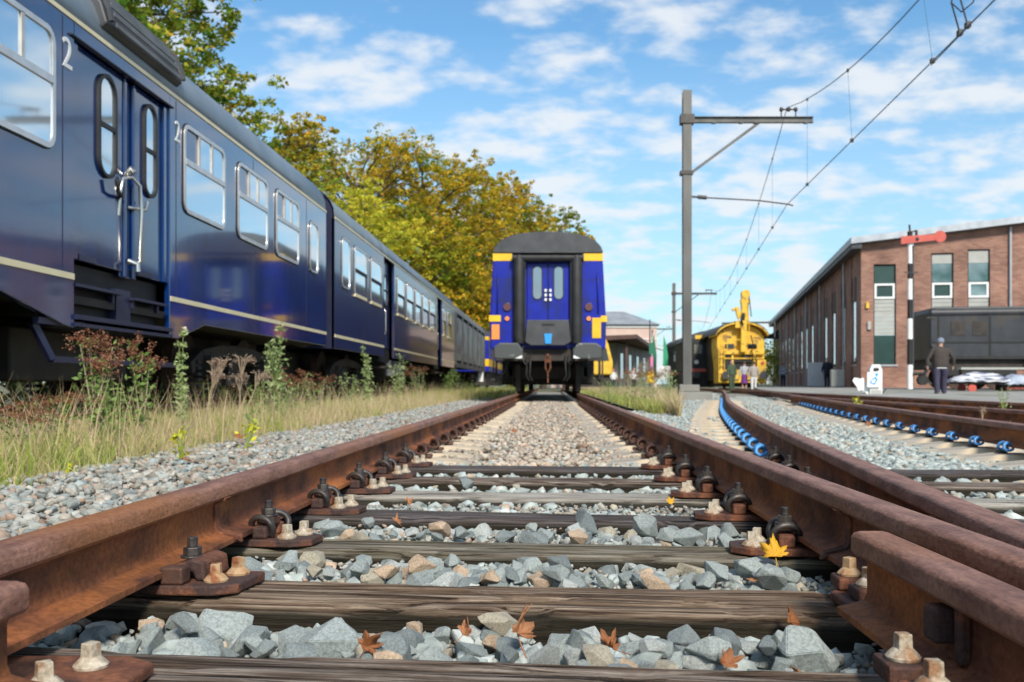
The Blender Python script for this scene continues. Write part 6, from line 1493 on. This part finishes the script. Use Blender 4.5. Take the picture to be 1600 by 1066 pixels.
    for a_ in (a0, a1):
        p0, p1, p2 = N_[a_], N_[a_+1], N_[a_+2]; sx = -1 if p0[0] < 0 else 1
        rs_.append([(p0[0]-sx*.05, p0[1], 1.475, .06, .06), (p0[0]-sx*.01, p0[1], 1.45, .078, .082), (p0[0], p0[1], 1.40, .075*f, .085), (p0[0]*.55+p1[0]*.45, p0[1]*.5+p1[1]*.5, 1.28, .070, .078), (p1[0], p1[1], 1.14, .062, .068), (p2[0]*.6+p1[0]*.4, p2[1]*.6+p1[1]*.4, 1.02, .054, .058), (p2[0], p2[1], .935, .046, .050), (p2[0], p2[1], .915, .040, .044)])
    loft('jacket', rs_, top)
    if fat > 1.2: loft('shirt_hem', [[(0, 0, .835, .182*f, .132*f), (0, 0, .90, .19*f, .14*f)]], 'wht')
    if skirt:
        mm_ = MB(); mm_.lathe((0, 0, 0), [(.21*f, .50), (.19*f, .70), (.165*f, .95), (.15*f, 1.02)], 16); mm_.build('skirt', legs, root, smooth=60)
    else:
        pr_ = [[(0, 0, .78, .165*f, .115*f), (0, 0, .86, .178*f, .128*f), (0, 0, 1.0, .160*f, .120*f)]]
        for l in (l0, l1):
            h_, k_, an = N_[l], N_[l+1], N_[l+2]
            pr_.append([(h_[0]*.95, h_[1], .90, .085*f, .11*f), (h_[0], h_[1], .78, .098*f, .115*f), ((h_[0]+k_[0])/2, (h_[1]+k_[1])/2, .64, .088*f, .098*f), (k_[0], k_[1], .49, .075*f, .08*f), ((k_[0]+an[0])/2, (k_[1]+an[1])/2, .28, .068*f, .076*f), (an[0], an[1]-.01, .075, .060*f, .075*f)])
        loft('trousers', pr_, legs)
    for l in (l0, l1):
        q = N_[l+3]; skin_obj('shoe', [(q[0], q[1]+.03, .05, (.060, .06)), (q[0]*1.1, q[1]-.06, .04, (.058, .05)), (q[0]*1.25, q[1]-.16, .032, (.050, .04))], [(0, 1), (1, 2)], shoe, root)
    hd = [(0, .040, 1.60, (.085, .075)), (0, .035, 1.70, (.095, .090)), (0, .015, 1.77, (.070, .075))]
    skin_obj('hair', hd, [(0, 1), (1, 2)], hair, root)
    nz = skin_obj('nose', [(0, -.085, 1.635, .010), (0, -.102, 1.605, .014)], [(0, 1)], 'skin', body)
    for sx in (-1, 1):
        MB().lathe((sx*.03, -.088, 1.642), [(.002, -.008), (.009, 0), (.002, .008)], 8).build('eye', 'dark', body); MB().lathe((sx*.082, .0, 1.60), [(.008, -.0), (.016, .03), (.006, .058)], 8).build('ear', 'skin', body)
    MB().box(-.022, .022, -.094, -.084, 1.562, 1.568).build('mouth', 'redh', body)
    if cap: m_ = MB(); m_.lathe((0, .01, 0), [(.112, 1.66), (.110, 1.71), (.088, 1.77), (.03, 1.80)], 16); m_.prism([(-.07, -.06), (.07, -.06), (.05, -.16), (-.05, -.16)], 'Z', 1.668, 1.68); m_.build('cap', cap, root, smooth=50)
    if bag:
        b = MB().prism(rrect(-.15, .15, 1.02, 1.42, .06), 'Y', .13, .29).build('backpack', bag, None, bev=.03, seg=2); b.parent = root
    return root
person(12.25, 30.6, .07, 1.76, math.pi-.1, 'man in a brown jacket and grey cap walking away before the black wagon', 'jkt', 'trs', 'hairg', .12, cap='cap', fat=1.22, elbow=.10)
person(15.62, 55, .22, 1.68, math.pi, 'person with a dark backpack walking away along the shed', 'navyc', 'dark', 'hairg', .06, bag='dark', shoe='dark', fat=1.05)
person(16.7, 70, .22, 1.68, math.pi, 'person in a striped top and black trousers far along the shed', 'stripe_cloth', 'dark', 'redh', .05, shoe='dark')
person(10.53, 53, .0, 1.62, math.pi, 'person in a long purple skirt standing before the crane wagon', 'shirt', 'purple', 'hairb', .04, skirt=True)
person(9.75, 52.5, .0, 1.72, .5, 'person in dark green standing left of the purple skirt', 'grn', 'grn', 'hairb', .05, shoe='dark')
person(10.98, 52.7, .0, 1.62, math.pi, 'person in a dark top and pale trousers right of the purple skirt', 'beige', 'wht', 'hairb', .06)
person(6.40, 75, -.1, 1.75, .3, 'figure in a white shirt before the station shed', 'wht', 'dark', 'hairb', .05, shoe='dark')
person(5.0, 78, -.1, 1.72, .1, 'figure in white under the brown canopy beside the yellow train', 'wht', 'trs', 'redh', .05, shoe='dark')

hg = thing('hedge', 'dark low hedge glimpsed under and behind the navy train', 'hedge', (0, 0, 0))
n = 30000; yv = 1+rng.random(n)**1.7*89; P = np.stack([-9.6+rng.normal(size=n)*.35, yv, rng.random(n)**.8*(2.0+.4*np.sin(yv*.9))-.15], 1)
u = rng.normal(size=(n, 3)); u /= np.linalg.norm(u, axis=1)[:, None]; v = np.cross(u, rng.normal(size=(n, 3))); v /= np.linalg.norm(v, axis=1)[:, None]; s = .10+.10*(yv/90)[:, None]
V = np.stack([P-u*s, P+v*s*.6, P+u*s, P-v*s*.6], 1).reshape(-1, 3); leafmat('t_hedge', [(0, (.03, .05, .015)), (.5, (.06, .09, .025)), (1, (.12, .12, .04))], .2); npmesh('foliage', V, np.arange(n*4).reshape(n, 4), 't_hedge', hg)
for k in range(24):
    y = 2+k*3.6; MB().tube([(-9.6, y, -.2), (-9.6+.1*math.sin(k), y+.1, .9), (-9.6+.2*math.sin(k*2), y+.2, 1.7)], [.04, .03, .01], 5).build('stem', 'bark', hg)
